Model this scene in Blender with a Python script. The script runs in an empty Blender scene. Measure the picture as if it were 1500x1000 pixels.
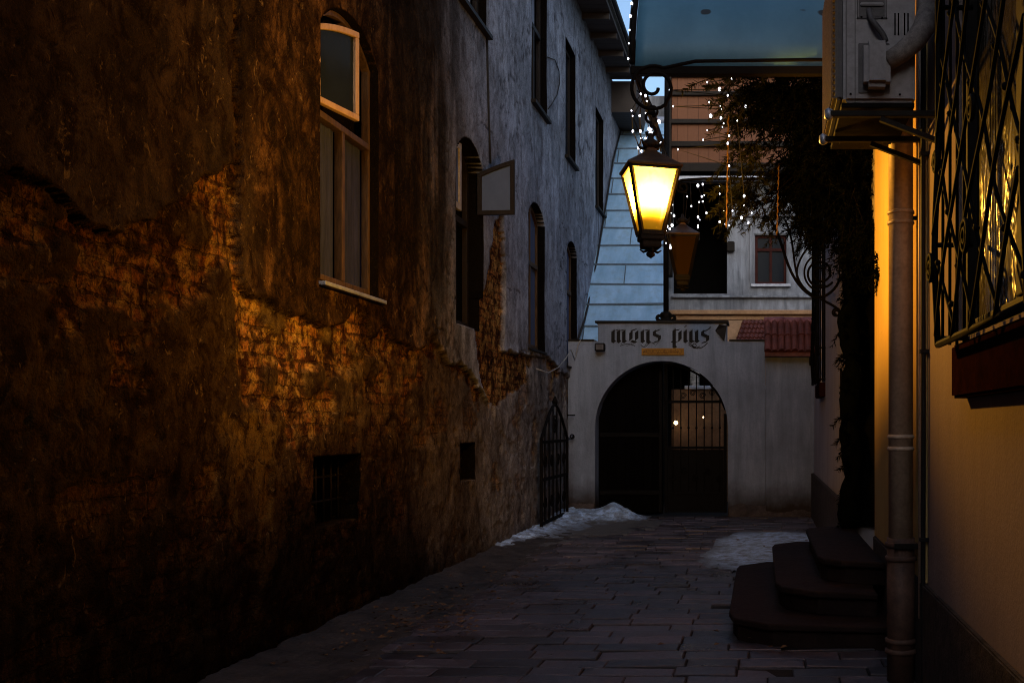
import bpy, bmesh, math, random
import numpy as np
from mathutils import Vector, Matrix
from math import radians as R, sin, cos, pi

random.seed(7)
rng = np.random.default_rng(11)
sc = bpy.context.scene
COL = sc.collection

# ------------------------------------------------------------------ numbers of the place
F, CX, CY, EYE = 1500.0, 1115.0, 622.0, 1.5      # focal length in photo pixels, vanishing point, eye height
LX = -3.15                                       # plane of the old house on the left
GY = 16.65                                       # front face of the gate wall


def W(px, py, Y):
    return Vector(((px - CX) * Y / F, Y, EYE + (CY - py) * Y / F))


def LW(px, py):                                   # a photo pixel on the left wall -> (Y, Z)
    d = -LX / (CX - px)
    return (F * d, EYE + (CY - py) * d)


# ------------------------------------------------------------------ noise
def _hash(ix, iy, seed):
    h = (ix.astype(np.int64) * 374761393 + iy.astype(np.int64) * 668265263 + seed * 974711) & 0x7fffffff
    h = ((h ^ (h >> 13)) * 1274126177) & 0x7fffffff
    h = h ^ (h >> 16)
    return (h & 0xffff) / 65535.0


def vnoise(x, y, seed=0):
    x = np.asarray(x, float); y = np.asarray(y, float)
    ix = np.floor(x); iy = np.floor(y)
    fx = x - ix; fy = y - iy
    fx = fx * fx * (3 - 2 * fx); fy = fy * fy * (3 - 2 * fy)
    a = _hash(ix, iy, seed); b = _hash(ix + 1, iy, seed)
    c = _hash(ix, iy + 1, seed); d = _hash(ix + 1, iy + 1, seed)
    return (a * (1 - fx) + b * fx) * (1 - fy) + (c * (1 - fx) + d * fx) * fy


def fbm(x, y, seed=0, octv=5, gain=.5):
    s = 0; a = 1; t = 0
    for k in range(octv):
        s = s + a * vnoise(np.asarray(x) * 2 ** k, np.asarray(y) * 2 ** k, seed + 17 * k)
        t += a; a *= gain
    return s / t


def sstep(a, b, x):
    t = np.clip((np.asarray(x, float) - a) / (b - a), 0, 1)
    return t * t * (3 - 2 * t)


def inpoly(px, py, poly):
    ins = np.zeros(px.shape, bool)
    n = len(poly)
    for i in range(n):
        x0, y0 = poly[i]; x1, y1 = poly[(i + 1) % n]
        if y0 == y1: continue
        c = ((y0 > py) != (y1 > py)) & (px < (x1 - x0) * (py - y0) / (y1 - y0) + x0)
        ins ^= c
    return ins


# ------------------------------------------------------------------ materials
class NT:
    def __init__(self, name):
        self.m = bpy.data.materials.new(name); self.m.use_nodes = True
        self.t = self.m.node_tree; self.t.nodes.clear()
        self.out = self.t.nodes.new('ShaderNodeOutputMaterial')

    def n(self, typ, ins=None, **kw):
        nd = self.t.nodes.new('ShaderNode' + typ)
        for k, v in kw.items(): setattr(nd, k, v)
        for k, v in (ins or {}).items(): self.set(nd, k, v)
        return nd

    def set(self, nd, k, v):
        s = nd.inputs[k]
        if hasattr(v, 'is_output'): self.t.links.new(v, s)
        elif isinstance(v, (tuple, list)) and len(v) == 3 and s.type == 'RGBA': s.default_value = (*v, 1)
        else: s.default_value = v

    def pos(self, sx=1, sy=1, sz=1):
        g = self.n('NewGeometry')
        mp = self.n('Mapping', {'Vector': g.outputs['Position'], 'Scale': (sx, sy, sz)})
        return mp.outputs[0]

    def obj(self, sx=1, sy=1, sz=1):
        g = self.n('TexCoord')
        mp = self.n('Mapping', {'Vector': g.outputs['Object'], 'Scale': (sx, sy, sz)})
        return mp.outputs[0]

    def noise(self, vec, scale, detail=6, rough=.6, dist=0):
        nd = self.n('TexNoise', {'Vector': vec, 'Scale': scale, 'Detail': detail, 'Roughness': rough, 'Distortion': dist})
        return nd.outputs[0]

    def ramp(self, f, *stops):
        nd = self.n('ValToRGB', {'Fac': f})
        el = nd.color_ramp.elements
        while len(el) > len(stops): el.remove(el[-1])
        while len(el) < len(stops): el.new(1)
        for e, (p, c) in zip(el, stops):
            e.position = p
            e.color = (c, c, c, 1) if not isinstance(c, tuple) else (*c, 1)
        return nd.outputs[0]

    def math(self, op, a, b=0.0, clamp=False):
        nd = self.n('Math', operation=op, use_clamp=clamp)
        self.set(nd, 0, a); self.set(nd, 1, b)
        return nd.outputs[0]

    def mix(self, f, a, b, blend='MIX'):
        nd = self.n('MixRGB', blend_type=blend)
        self.set(nd, 'Fac', f); self.set(nd, 'Color1', a); self.set(nd, 'Color2', b)
        return nd.outputs[0]

    def attr(self, name):
        return self.n('Attribute', attribute_name=name).outputs['Fac']

    def bump(self, h, strength=.3, dist=.01, normal=None):
        ins = {'Height': h, 'Strength': strength, 'Distance': dist}
        if normal: ins['Normal'] = normal
        return self.n('Bump', ins).outputs[0]

    def bsdf(self, **kw):
        nd = self.n('BsdfPrincipled')
        for k, v in kw.items():
            self.set(nd, {'base': 'Base Color', 'rough': 'Roughness', 'metal': 'Metallic', 'normal': 'Normal',
                          'spec': 'Specular IOR Level', 'coat': 'Coat Weight', 'emis': 'Emission Color', 'estr': 'Emission Strength'}[k], v)
        return nd

    def done(self, sh):
        self.t.links.new(sh.outputs[0] if not hasattr(sh, 'is_output') else sh, self.out.inputs[0])
        return self.m


def simple(name, c1, c2=None, scale=8, rough=.7, metal=0, bump=.15, dist=.004, spec=.2, stretch=(1, 1, 1), lo=.35, hi=.65):
    n = NT(name)
    v = n.pos(*stretch)
    f = n.noise(v, scale, 8, .65)
    f2 = n.noise(v, scale * 7, 4, .6)
    c2 = c2 or tuple(x * .55 for x in c1)
    col = n.mix(n.ramp(f, (lo, 0), (hi, 1)), c2, c1)
    col = n.mix(n.math('MULTIPLY', n.ramp(f2, (.3, 1), (.6, 0)), .35), col, tuple(x * .4 for x in c2))
    rr = n.math('ADD', n.math('MULTIPLY', f2, .25), rough - .12)
    return n.done(n.bsdf(base=col, rough=rr, metal=metal, spec=spec, normal=n.bump(n.math('ADD', f2, n.math('MULTIPLY', f, 2.0)), bump, dist)))


M = {}


def mat_left_wall():
    n = NT('old_wall')
    p = n.pos()
    sp = n.n('SeparateXYZ', {'Vector': p})
    flat = n.n('CombineXYZ', {'X': sp.outputs[1], 'Y': sp.outputs[2]}).outputs[0]
    wob = n.noise(p, 3.2, 4, .6)
    wv = n.n('VectorMath', {0: flat}, operation='ADD')
    cw = n.n('CombineXYZ', {'X': n.math('MULTIPLY', n.math('SUBTRACT', wob, .5), .11), 'Y': n.math('MULTIPLY', n.math('SUBTRACT', n.noise(p, 4.3, 5, .7), .5), .10)})
    n.set(wv, 1, cw.outputs[0])
    br = n.n('TexBrick', {'Vector': wv.outputs[0], 'Color1': (.46, .21, .07), 'Color2': (.24, .075, .024), 'Mortar': (.07, .038, .02),
                          'Scale': 1.0, 'Mortar Size': .013, 'Mortar Smooth': .55, 'Bias': -.2, 'Brick Width': .27, 'Row Height': .088}, offset=.5)
    brf = br.outputs['Fac']
    blot = n.noise(p, 5.0, 8, .7, .6)
    grain = n.noise(p, 38, 6, .7)
    spk = n.noise(p, 90, 3, .6)
    streak = n.noise(n.pos(1, 1.45, .85), 2.8, 10, .72, .9)
    streak2 = n.noise(n.pos(1, 2.0, .8), 2.2, 10, .70, .8)
    # bricks: partly covered by remains of mortar, blackened in blots
    bcol = n.mix(n.ramp(n.noise(p, 6.0, 8, .72), (.45, 0), (.58, 1)), br.outputs['Color'], (.50, .31, .10))
    bcol = n.mix(n.ramp(blot, (.42, 1), (.56, 0)), bcol, (.030, .012, .006))
    bcol = n.mix(n.ramp(n.noise(p, 11, 9, .75, .8), (.38, 1), (.50, 0)), bcol, (.05, .018, .008))
    bcol = n.mix(n.math('MULTIPLY', n.ramp(grain, (.34, 1), (.52, 0)), .8), bcol, (.03, .016, .01))
    # lower render: ochre-grey with dark pits and streaks
    rcol = n.mix(n.ramp(streak, (.36, 0), (.66, 1)), (.022, .014, .008), (.17, .115, .05))
    pale = n.mix(n.ramp(streak, (.3, 0), (.66, 1)), (.10, .09, .085), (.36, .335, .33))
    rcol = n.mix(n.attr('tone'), rcol, pale)
    pit = n.noise(n.pos(1, 1.6, .8), 13, 7, .72, 1.2)
    rcol = n.mix(n.ramp(pit, (.33, 1), (.45, 0)), rcol, (.018, .012, .008))
    rcol = n.mix(n.math('MULTIPLY', n.ramp(n.noise(p, 1.6, 6, .7), (.36, 1), (.56, 0)), .75), rcol, (.03, .017, .012))
    rcol = n.mix(n.math('MULTIPLY', n.attr('ochre'), n.ramp(pit, (.36, 0), (.46, 1))), rcol, n.mix(streak, (.09, .050, .012), (.25, .155, .042)))
    # upper plaster
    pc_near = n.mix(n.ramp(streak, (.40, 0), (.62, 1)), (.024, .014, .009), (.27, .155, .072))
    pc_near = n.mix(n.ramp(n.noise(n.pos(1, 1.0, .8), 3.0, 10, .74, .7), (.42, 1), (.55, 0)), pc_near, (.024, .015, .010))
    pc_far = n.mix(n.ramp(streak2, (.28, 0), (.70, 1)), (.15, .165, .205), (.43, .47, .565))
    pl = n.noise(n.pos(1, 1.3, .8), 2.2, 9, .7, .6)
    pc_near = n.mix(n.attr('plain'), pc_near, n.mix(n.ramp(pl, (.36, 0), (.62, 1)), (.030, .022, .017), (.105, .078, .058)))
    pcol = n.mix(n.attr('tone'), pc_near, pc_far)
    pcol = n.mix(n.math('MULTIPLY', n.ramp(grain, (.3, 1), (.5, 0)), .5), pcol, (.03, .024, .02))
    pcol = n.mix(n.math('MULTIPLY', n.ramp(blot, (.36, 1), (.52, 0)), .5), pcol, (.05, .036, .028))
    col = n.mix(n.attr('brick'), rcol, bcol)
    col = n.mix(n.attr('plaster'), col, pcol)
    col = n.mix(n.math('MULTIPLY', n.ramp(spk, (.36, 1), (.5, 0)), .45), col, (.02, .014, .01))
    mot = n.noise(n.pos(1, 1.1, .95), 6.0, 10, .76, .8)
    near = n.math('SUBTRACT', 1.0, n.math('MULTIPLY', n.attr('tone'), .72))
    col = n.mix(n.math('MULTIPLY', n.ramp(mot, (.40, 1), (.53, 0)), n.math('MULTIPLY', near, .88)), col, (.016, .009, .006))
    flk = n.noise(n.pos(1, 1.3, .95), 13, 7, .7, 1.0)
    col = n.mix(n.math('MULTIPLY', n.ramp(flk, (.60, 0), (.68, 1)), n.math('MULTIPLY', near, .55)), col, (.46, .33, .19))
    col = n.mix(n.attr('soot_dim'), col, n.mix(1.0, col, (.44, .37, .32), 'MULTIPLY'))  # soot plus painted dimness: darkens the wall outside the lamp's pool
    st = n.math('MULTIPLY', n.attr('stain_dim'), n.math('ADD', .62, n.math('MULTIPLY', streak2, .55)), True)
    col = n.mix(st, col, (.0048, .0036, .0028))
    h = n.math('ADD', n.math('MULTIPLY', grain, .8), n.math('MULTIPLY', spk, .6))
    h = n.math('ADD', h, n.math('MULTIPLY', blot, .5))
    b1 = n.bump(h, .9, .016)
    hb = n.math('MULTIPLY', n.math('MULTIPLY', brf, -1.0), n.attr('brick'))
    b2 = n.bump(hb, .9, .010, b1)
    return n.done(n.bsdf(base=col, rough=.9, spec=.0, normal=b2))


def mat_plaster(name, c, dark, base_dark=None, scale=1.6, z0=0, zh=.6, streaks=.6):
    n = NT(name)
    p = n.pos()
    st = n.noise(n.pos(3.2, 3.2, .35), 2.0, 8, .65, .4)
    bl = n.noise(p, scale, 8, .68)
    gr = n.noise(p, 45, 5, .65)
    col = n.mix(n.math('MULTIPLY', n.ramp(st, (.32, 1), (.62, 0)), streaks), c, dark)
    col = n.mix(n.math('MULTIPLY', n.ramp(bl, (.34, 1), (.56, 0)), streaks * .8), col, dark)
    col = n.mix(n.math('MULTIPLY', n.ramp(gr, (.3, 1), (.5, 0)), .3), col, dark)
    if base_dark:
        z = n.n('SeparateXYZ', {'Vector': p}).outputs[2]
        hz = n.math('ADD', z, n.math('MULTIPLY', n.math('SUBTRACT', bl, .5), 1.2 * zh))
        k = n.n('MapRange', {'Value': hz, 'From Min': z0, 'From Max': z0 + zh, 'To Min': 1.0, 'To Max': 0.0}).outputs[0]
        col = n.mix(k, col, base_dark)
    h = n.math('ADD', n.math('MULTIPLY', gr, .5), n.math('MULTIPLY', bl, 1.5))
    return n.done(n.bsdf(base=col, rough=.92, spec=.03, normal=n.bump(h, .5, .012)))


def mat_paver():
    n = NT('paver_stone')
    p = n.pos()
    g = n.noise(p, 22, 7, .7); f = n.noise(p, 1.7, 6, .6); sp = n.noise(p, 120, 3, .6)
    a = n.attr('tint')
    col = n.mix(a, (.020, .015, .020), (.125, .094, .118))
    col = n.mix(n.math('MULTIPLY', n.ramp(g, (.35, 1), (.55, 0)), .6), col, (.014, .010, .011))
    col = n.mix(n.math('MULTIPLY', n.ramp(sp, (.35, 1), (.5, 0)), .4), col, (.02, .014, .014))
    col = n.mix(n.math('MULTIPLY', n.ramp(f, (.40, 1), (.6, 0)), .6), col, (.016, .012, .013))
    rr = n.ramp(f, (.35, .24), (.62, .55))
    return n.done(n.bsdf(base=col, rough=rr, spec=.75, normal=n.bump(n.math('ADD', g, n.math('MULTIPLY', sp, .4)), .6, .008)))


def mat_snow():
    n = NT('old_snow')
    p = n.pos()
    a = n.noise(p, 9, 8, .7); b = n.noise(p, 60, 5, .7)
    col = n.mix(n.ramp(a, (.36, 0), (.60, 1)), (.14, .15, .18), (.46, .64, .94))
    col = n.mix(n.math('MULTIPLY', n.ramp(b, (.32, 1), (.5, 0)), .6), col, (.10, .095, .09))
    col = n.mix(n.attr('dirt'), col, (.075, .07, .07))
    return n.done(n.bsdf(base=col, rough=.55, spec=.4, normal=n.bump(n.math('ADD', a, n.math('MULTIPLY', b, .5)), .8, .02)))


def mat_dirt():
    n = NT('gutter_dirt')
    p = n.pos()
    a = n.noise(p, 3.0, 8, .7); b = n.noise(p, 30, 6, .7)
    vo = n.n('TexVoronoi', {'Vector': p, 'Scale': 11.0}).outputs['Distance']
    col = n.mix(n.ramp(a, (.35, 0), (.65, 1)), (.010, .007, .006), (.055, .042, .037))
    col = n.mix(n.math('MULTIPLY', n.ramp(b, (.36, 1), (.52, 0)), .7), col, (.012, .009, .008))
    col = n.mix(n.math('MULTIPLY', n.ramp(vo, (.0, 1), (.22, 0)), .35), col, (.13, .10, .085))
    return n.done(n.bsdf(base=col, rough=.7, spec=.35, normal=n.bump(n.math('ADD', b, n.math('MULTIPLY', vo, -1.0)), .8, .02)))


def mat_glass(name='window_glass', tint=(.8, .85, .9), rough=.05, t=.82, k=.9):
    n = NT(name)
    p = n.pos()
    bp = n.bump(n.noise(p, 3.0, 2, .5), .12, .02)
    tr = n.n('BsdfTransparent', {'Color': tint})
    gl = n.n('BsdfGlossy', {'Color': (.9, .93, .97), 'Roughness': rough, 'Normal': bp})
    fr = n.n('Fresnel', {'IOR': 1.5, 'Normal': bp}).outputs[0]
    f = n.math('ADD', n.math('MULTIPLY', fr, k), max(0, 1 - t - .12), True)
    mx = n.n('MixShader', {0: f}); n.t.links.new(tr.outputs[0], mx.inputs[1]); n.t.links.new(gl.outputs[0], mx.inputs[2])
    return n.done(mx)


def mat_lamp_glass():
    n = NT('amber_lamp_glass')
    p = n.obj(1, 1, 1)
    nz = n.noise(p, 26, 4, .6)
    col = n.mix(nz, (.15, .095, .004), (.19, .125, .008))
    tr = n.n('BsdfTransparent', {'Color': (1.0, .62, .12)})
    tl = n.n('BsdfTranslucent', {'Color': col})
    df = n.n('BsdfDiffuse', {'Color': (.15, .075, .012)})
    m1 = n.n('MixShader', {0: .30}); n.t.links.new(tl.outputs[0], m1.inputs[1]); n.t.links.new(df.outputs[0], m1.inputs[2])
    mx = n.n('MixShader', {0: .28}); n.t.links.new(m1.outputs[0], mx.inputs[1]); n.t.links.new(tr.outputs[0], mx.inputs[2])
    return n.done(mx)


def mat_bulb():
    n = NT('fairy_bulb')
    e = n.n('Emission', {'Color': (.86, .88, 1.0), 'Strength': 5.0})
    m = n.done(e)
    m.cycles.emission_sampling = 'NONE'
    return m


def mat_glow(name, c, s):
    n = NT(name)
    m = n.done(n.n('Emission', {'Color': c, 'Strength': s}))
    m.cycles.emission_sampling = 'NONE'
    return m


def mat_metal_roof():
    n = NT('blue_sheet_metal')
    a = n.noise(n.pos(2, .6, .6), 2.4, 7, .65); b = n.noise(n.pos(1, 1, 1), 9, 5, .6)
    col = n.mix(n.ramp(a, (.3, 0), (.7, 1)), (.19, .36, .56), (.35, .56, .80))
    col = n.mix(n.math('MULTIPLY', n.ramp(b, (.3, 1), (.5, 0)), .45), col, (.22, .30, .38))
    return n.done(n.bsdf(base=col, rough=n.math('ADD', .38, n.math('MULTIPLY', b, .25)), metal=.25, spec=.5, normal=n.bump(a, .25, .03)))


def mat_leaf():
    n = NT('conifer_needles')
    a = n.noise(n.pos(), 6, 3, .5)
    col = n.mix(n.ramp(a, (.35, 0), (.65, 1)), (.004, .006, .003), (.020, .020, .008))
    return n.done(n.bsdf(base=col, rough=.8, spec=.05))


def mat_boards(name, c1, c2, axis='x', width=.16, rough=.7, spec=.3):
    n = NT(name)
    p = n.pos()
    s = n.n('SeparateXYZ', {'Vector': p})
    co = s.outputs['XYZ'.index(axis.upper())]
    w = n.math('FRACT', n.math('DIVIDE', co, width))
    idx = n.math('FLOOR', n.math('DIVIDE', co, width))
    rnd = n.n('TexWhiteNoise', noise_dimensions='1D'); n.set(rnd, 'W', idx)
    g = n.noise(n.pos(*[(9 if a == axis else 1.2) for a in 'xyz']), 3, 7, .65)
    col = n.mix(n.math('ADD', n.math('MULTIPLY', g, .8), n.math('MULTIPLY', rnd.outputs[0], .35), True), c2, c1)
    edge = n.ramp(w, (.0, 1), (.05, 0))
    col = n.mix(edge, col, tuple(x * .15 for x in c2))
    return n.done(n.bsdf(base=col, rough=rough, spec=spec, normal=n.bump(n.math('SUBTRACT', g, n.math('MULTIPLY', edge, 2.0)), .4, .006)))


def build_materials():
    M['wall'] = mat_left_wall()
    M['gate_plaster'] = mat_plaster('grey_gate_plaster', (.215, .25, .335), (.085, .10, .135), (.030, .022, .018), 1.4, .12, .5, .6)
    M['ochre'] = mat_plaster('ochre_plaster', (.34, .265, .25), (.24, .185, .18), None, 1.1, 0, .5, .4)
    M['ochre_far'] = mat_plaster('pale_lilac_plaster', (.42, .38, .40), (.27, .24, .27), None, 1.3, 0, .5, .5)
    M['grey_house'] = mat_plaster('weathered_grey_plaster', (.25, .27, .32), (.075, .08, .095), None, 1.5, 0, .5, .85)
    M['peach'] = simple('peach_paint', (.38, .22, .12), (.28, .16, .085), 3, .8)
    M['plinth'] = simple('plinth_stone', (.075, .056, .05), (.03, .022, .02), 9, .8, bump=.6, dist=.02)
    M['step'] = simple('step_stone', (.024, .012, .010), (.010, .005, .0045), 4, .75, bump=.5, dist=.012, spec=.1)
    M['paver'] = mat_paver()
    M['snow'] = mat_snow()
    M['dirt'] = mat_dirt()
    M['ground'] = simple('ground_earth', (.06, .05, .045), (.03, .025, .02), 1.2, .9)
    M['joint'] = simple('joint_dirt', (.018, .013, .012), (.010, .008, .007), 14, .85)
    M['iron'] = simple('black_iron', (.0040, .0035, .0035), (.006, .0045, .004), 20, .7, 0, .25, spec=.05)
    M['iron_soft'] = simple('dark_rusted_iron', (.012, .008, .006), (.006, .005, .004), 14, .7, .1, .3, spec=.2)
    M['copper'] = simple('brown_lamp_metal', (.10, .055, .03), (.045, .026, .016), 16, .42, .5, .2)
    M['wood_dark'] = simple('dark_painted_wood', (.014, .009, .007), (.007, .005, .004), 10, .7, 0, .3, stretch=(6, 6, .8))
    M['wood_brown'] = simple('brown_painted_wood', (.085, .05, .022), (.03, .017, .009), 9, .65, 0, .3, stretch=(5, 5, .7))
    M['wood_pale'] = simple('peeling_cream_wood', (.36, .24, .15), (.20, .115, .06), 12, .6, 0, .3, stretch=(4, 4, .8), lo=.25, hi=.5)
    M['wood_cream'] = simple('cream_wood', (.36, .34, .33), (.22, .20, .19), 10, .6, 0, .2)
    M['black'] = simple('dark_interior', (.004, .0035, .0035), (.003, .003, .003), 4, .9, spec=.02)
    M['glass'] = mat_glass()
    n = NT('clear_pane'); M['glass_clear'] = n.done(n.n('BsdfTransparent', {'Color': (.86, .88, .92)}))
    for key, nm, c, r_, sp_ in (('pane_dark', 'dark_pane', (.010, .014, .022), .10, .03), ('pane_grey', 'dusty_grey_pane', (.085, .115, .20), .14, .03)):
        n = NT(nm)
        bp = n.bump(n.noise(n.pos(), 3.0, 2, .5), .12, .02); dz = n.noise(n.pos(1, 1, .6), 7, 6, .7)
        M[key] = n.done(n.bsdf(base=n.mix(dz, tuple(x * .6 for x in c), c), rough=n.math('ADD', r_, n.math('MULTIPLY', dz, .12)), spec=sp_, normal=bp))
    M['curtain_pale'] = simple('pale_curtain', (.30, .34, .42), (.18, .21, .27), 6, .9, stretch=(1, 8, .5))
    M['glass_dusty'] = mat_glass('dusty_glass', (.9, .9, .95), .12, .9, .06)
    M['glass_blue'] = mat_glass('sky_glass', (.55, .62, .7), .06, .55)
    M['curtain'] = simple('net_curtain', (.040, .045, .115), (.02, .023, .06), 6, .9, stretch=(1, 8, .5))
    M['tin'] = simple('pale_tin', (.34, .37, .46), (.20, .22, .28), 10, .4, .4, .15)
    M['roof_metal'] = mat_metal_roof()
    M['seam'] = simple('roof_seam', (.10, .15, .21), (.06, .09, .13), 10, .6)
    n = NT('awning_cloth')
    a = n.noise(n.pos(1.2, 1, .6), 2.2, 7, .6); b = n.noise(n.pos(), 3.1, 4, .7)
    c = n.mix(n.ramp(a, (.3, 0), (.7, 1)), (.045, .135, .235), (.075, .20, .33))
    c = n.mix(n.ramp(n.noise(n.pos(), 5.0, 1, .4), (.24, 1), (.27, 0)), c, (.015, .02, .025))
    M['awning'] = n.done(n.bsdf(base=c, rough=.55, spec=.3, normal=n.bump(b, .2, .03)))
    M['tile'] = simple('red_clay_tile', (.17, .05, .038), (.08, .025, .02), 7, .6, 0, .4)
    M['tile_ridge'] = simple('pink_ridge_tile', (.30, .12, .14), (.18, .07, .08), 6, .55, 0, .3)
    M['ac'] = simple('ac_casing', (.27, .255, .275), (.20, .185, .20), 5, .5, 0, .06)
    M['ac_dark'] = simple('ac_grey', (.10, .092, .10), (.065, .06, .065), 6, .55, 0, .1)
    M['ac_grid'] = simple('ac_grid', (.13, .09, .07), (.08, .055, .045), 30, .6, .2, .5)
    M['hose'] = simple('pipe_wrap', (.22, .19, .18), (.12, .10, .095), 30, .8, 0, .4)
    M['pipe'] = simple('painted_drainpipe', (.62, .47, .36), (.45, .33, .25), 7, .5, .2, .1)
    M['pipe_iron'] = simple('cast_iron_pipe', (.14, .075, .055), (.07, .04, .032), 9, .6, .1, .3)
    M['cable'] = simple('black_cable', (.02, .018, .018), None, 10, .6)
    M['cable_pale'] = simple('pale_cable', (.42, .40, .38), None, 10, .6)
    M['leaf'] = mat_leaf()
    n = NT('shaded_needles'); M['leaf_dark'] = n.done(n.bsdf(base=(.0018, .0022, .0018), rough=.9, spec=.0))  # shaded copy of the needles away from the lamp, shade in the colour
    M['twig'] = simple('twig', (.010, .007, .005), None, 20, .9, spec=0)
    M['orange'] = mat_boards('orange_boards', (.135, .05, .02), (.09, .031, .014), 'x', .24)
    M['door_wood'] = mat_boards('gate_boards', (.0030, .0024, .0024), (.0018, .0015, .0015), 'x', .15, .95, 0)
    M['shop_door'] = mat_boards('dark_door_boards', (.020, .013, .010), (.010, .007, .006), 'y', .16, .7)
    M['soffit'] = mat_boards('soffit_boards', (.055, .046, .044), (.022, .018, .017), 'y', .18, .85)
    M['sign'] = simple('yellow_sign', (.30, .145, .018), (.22, .10, .014), 14, .6)
    M['sign_red'] = simple('red_lettering', (.030, .004, .002), None, 14, .6)
    M['letter'] = simple('black_lettering', (.008, .006, .006), None, 14, .7)
    M['lamp_glass'] = mat_lamp_glass()
    M['bulb'] = mat_bulb()
    M['rope'] = simple('gold_tinsel', (.30, .16, .05), (.06, .03, .01), 40, .4, .5, .5)
    M['birch'] = simple('white_bark', (.48, .46, .45), (.10, .09, .09), 9, .8, 0, .4, stretch=(1, 1, 3))
    M['glow'] = mat_glow('warm_glow', (1, .72, .36), 14)
    M['red_sill'] = simple('dark_red_sill', (.030, .009, .007), (.016, .006, .005), 12, .9, 0, .4, spec=0)
    M['leaf_litter'] = simple('dead_leaf', (.16, .085, .04), (.08, .04, .02), 20, .8)
    # frosted, uneven pane that catches the lamp
    n = NT('hammered_glass')
    b = n.noise(n.pos(1, 3.2, 1.1), 3.0, 3, .5, .6)
    bb = n.bump(b, .7, .06)
    M['pane_rough'] = n.done(n.bsdf(base=(.030, .022, .008), rough=.22, spec=.6, normal=bb))


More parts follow.
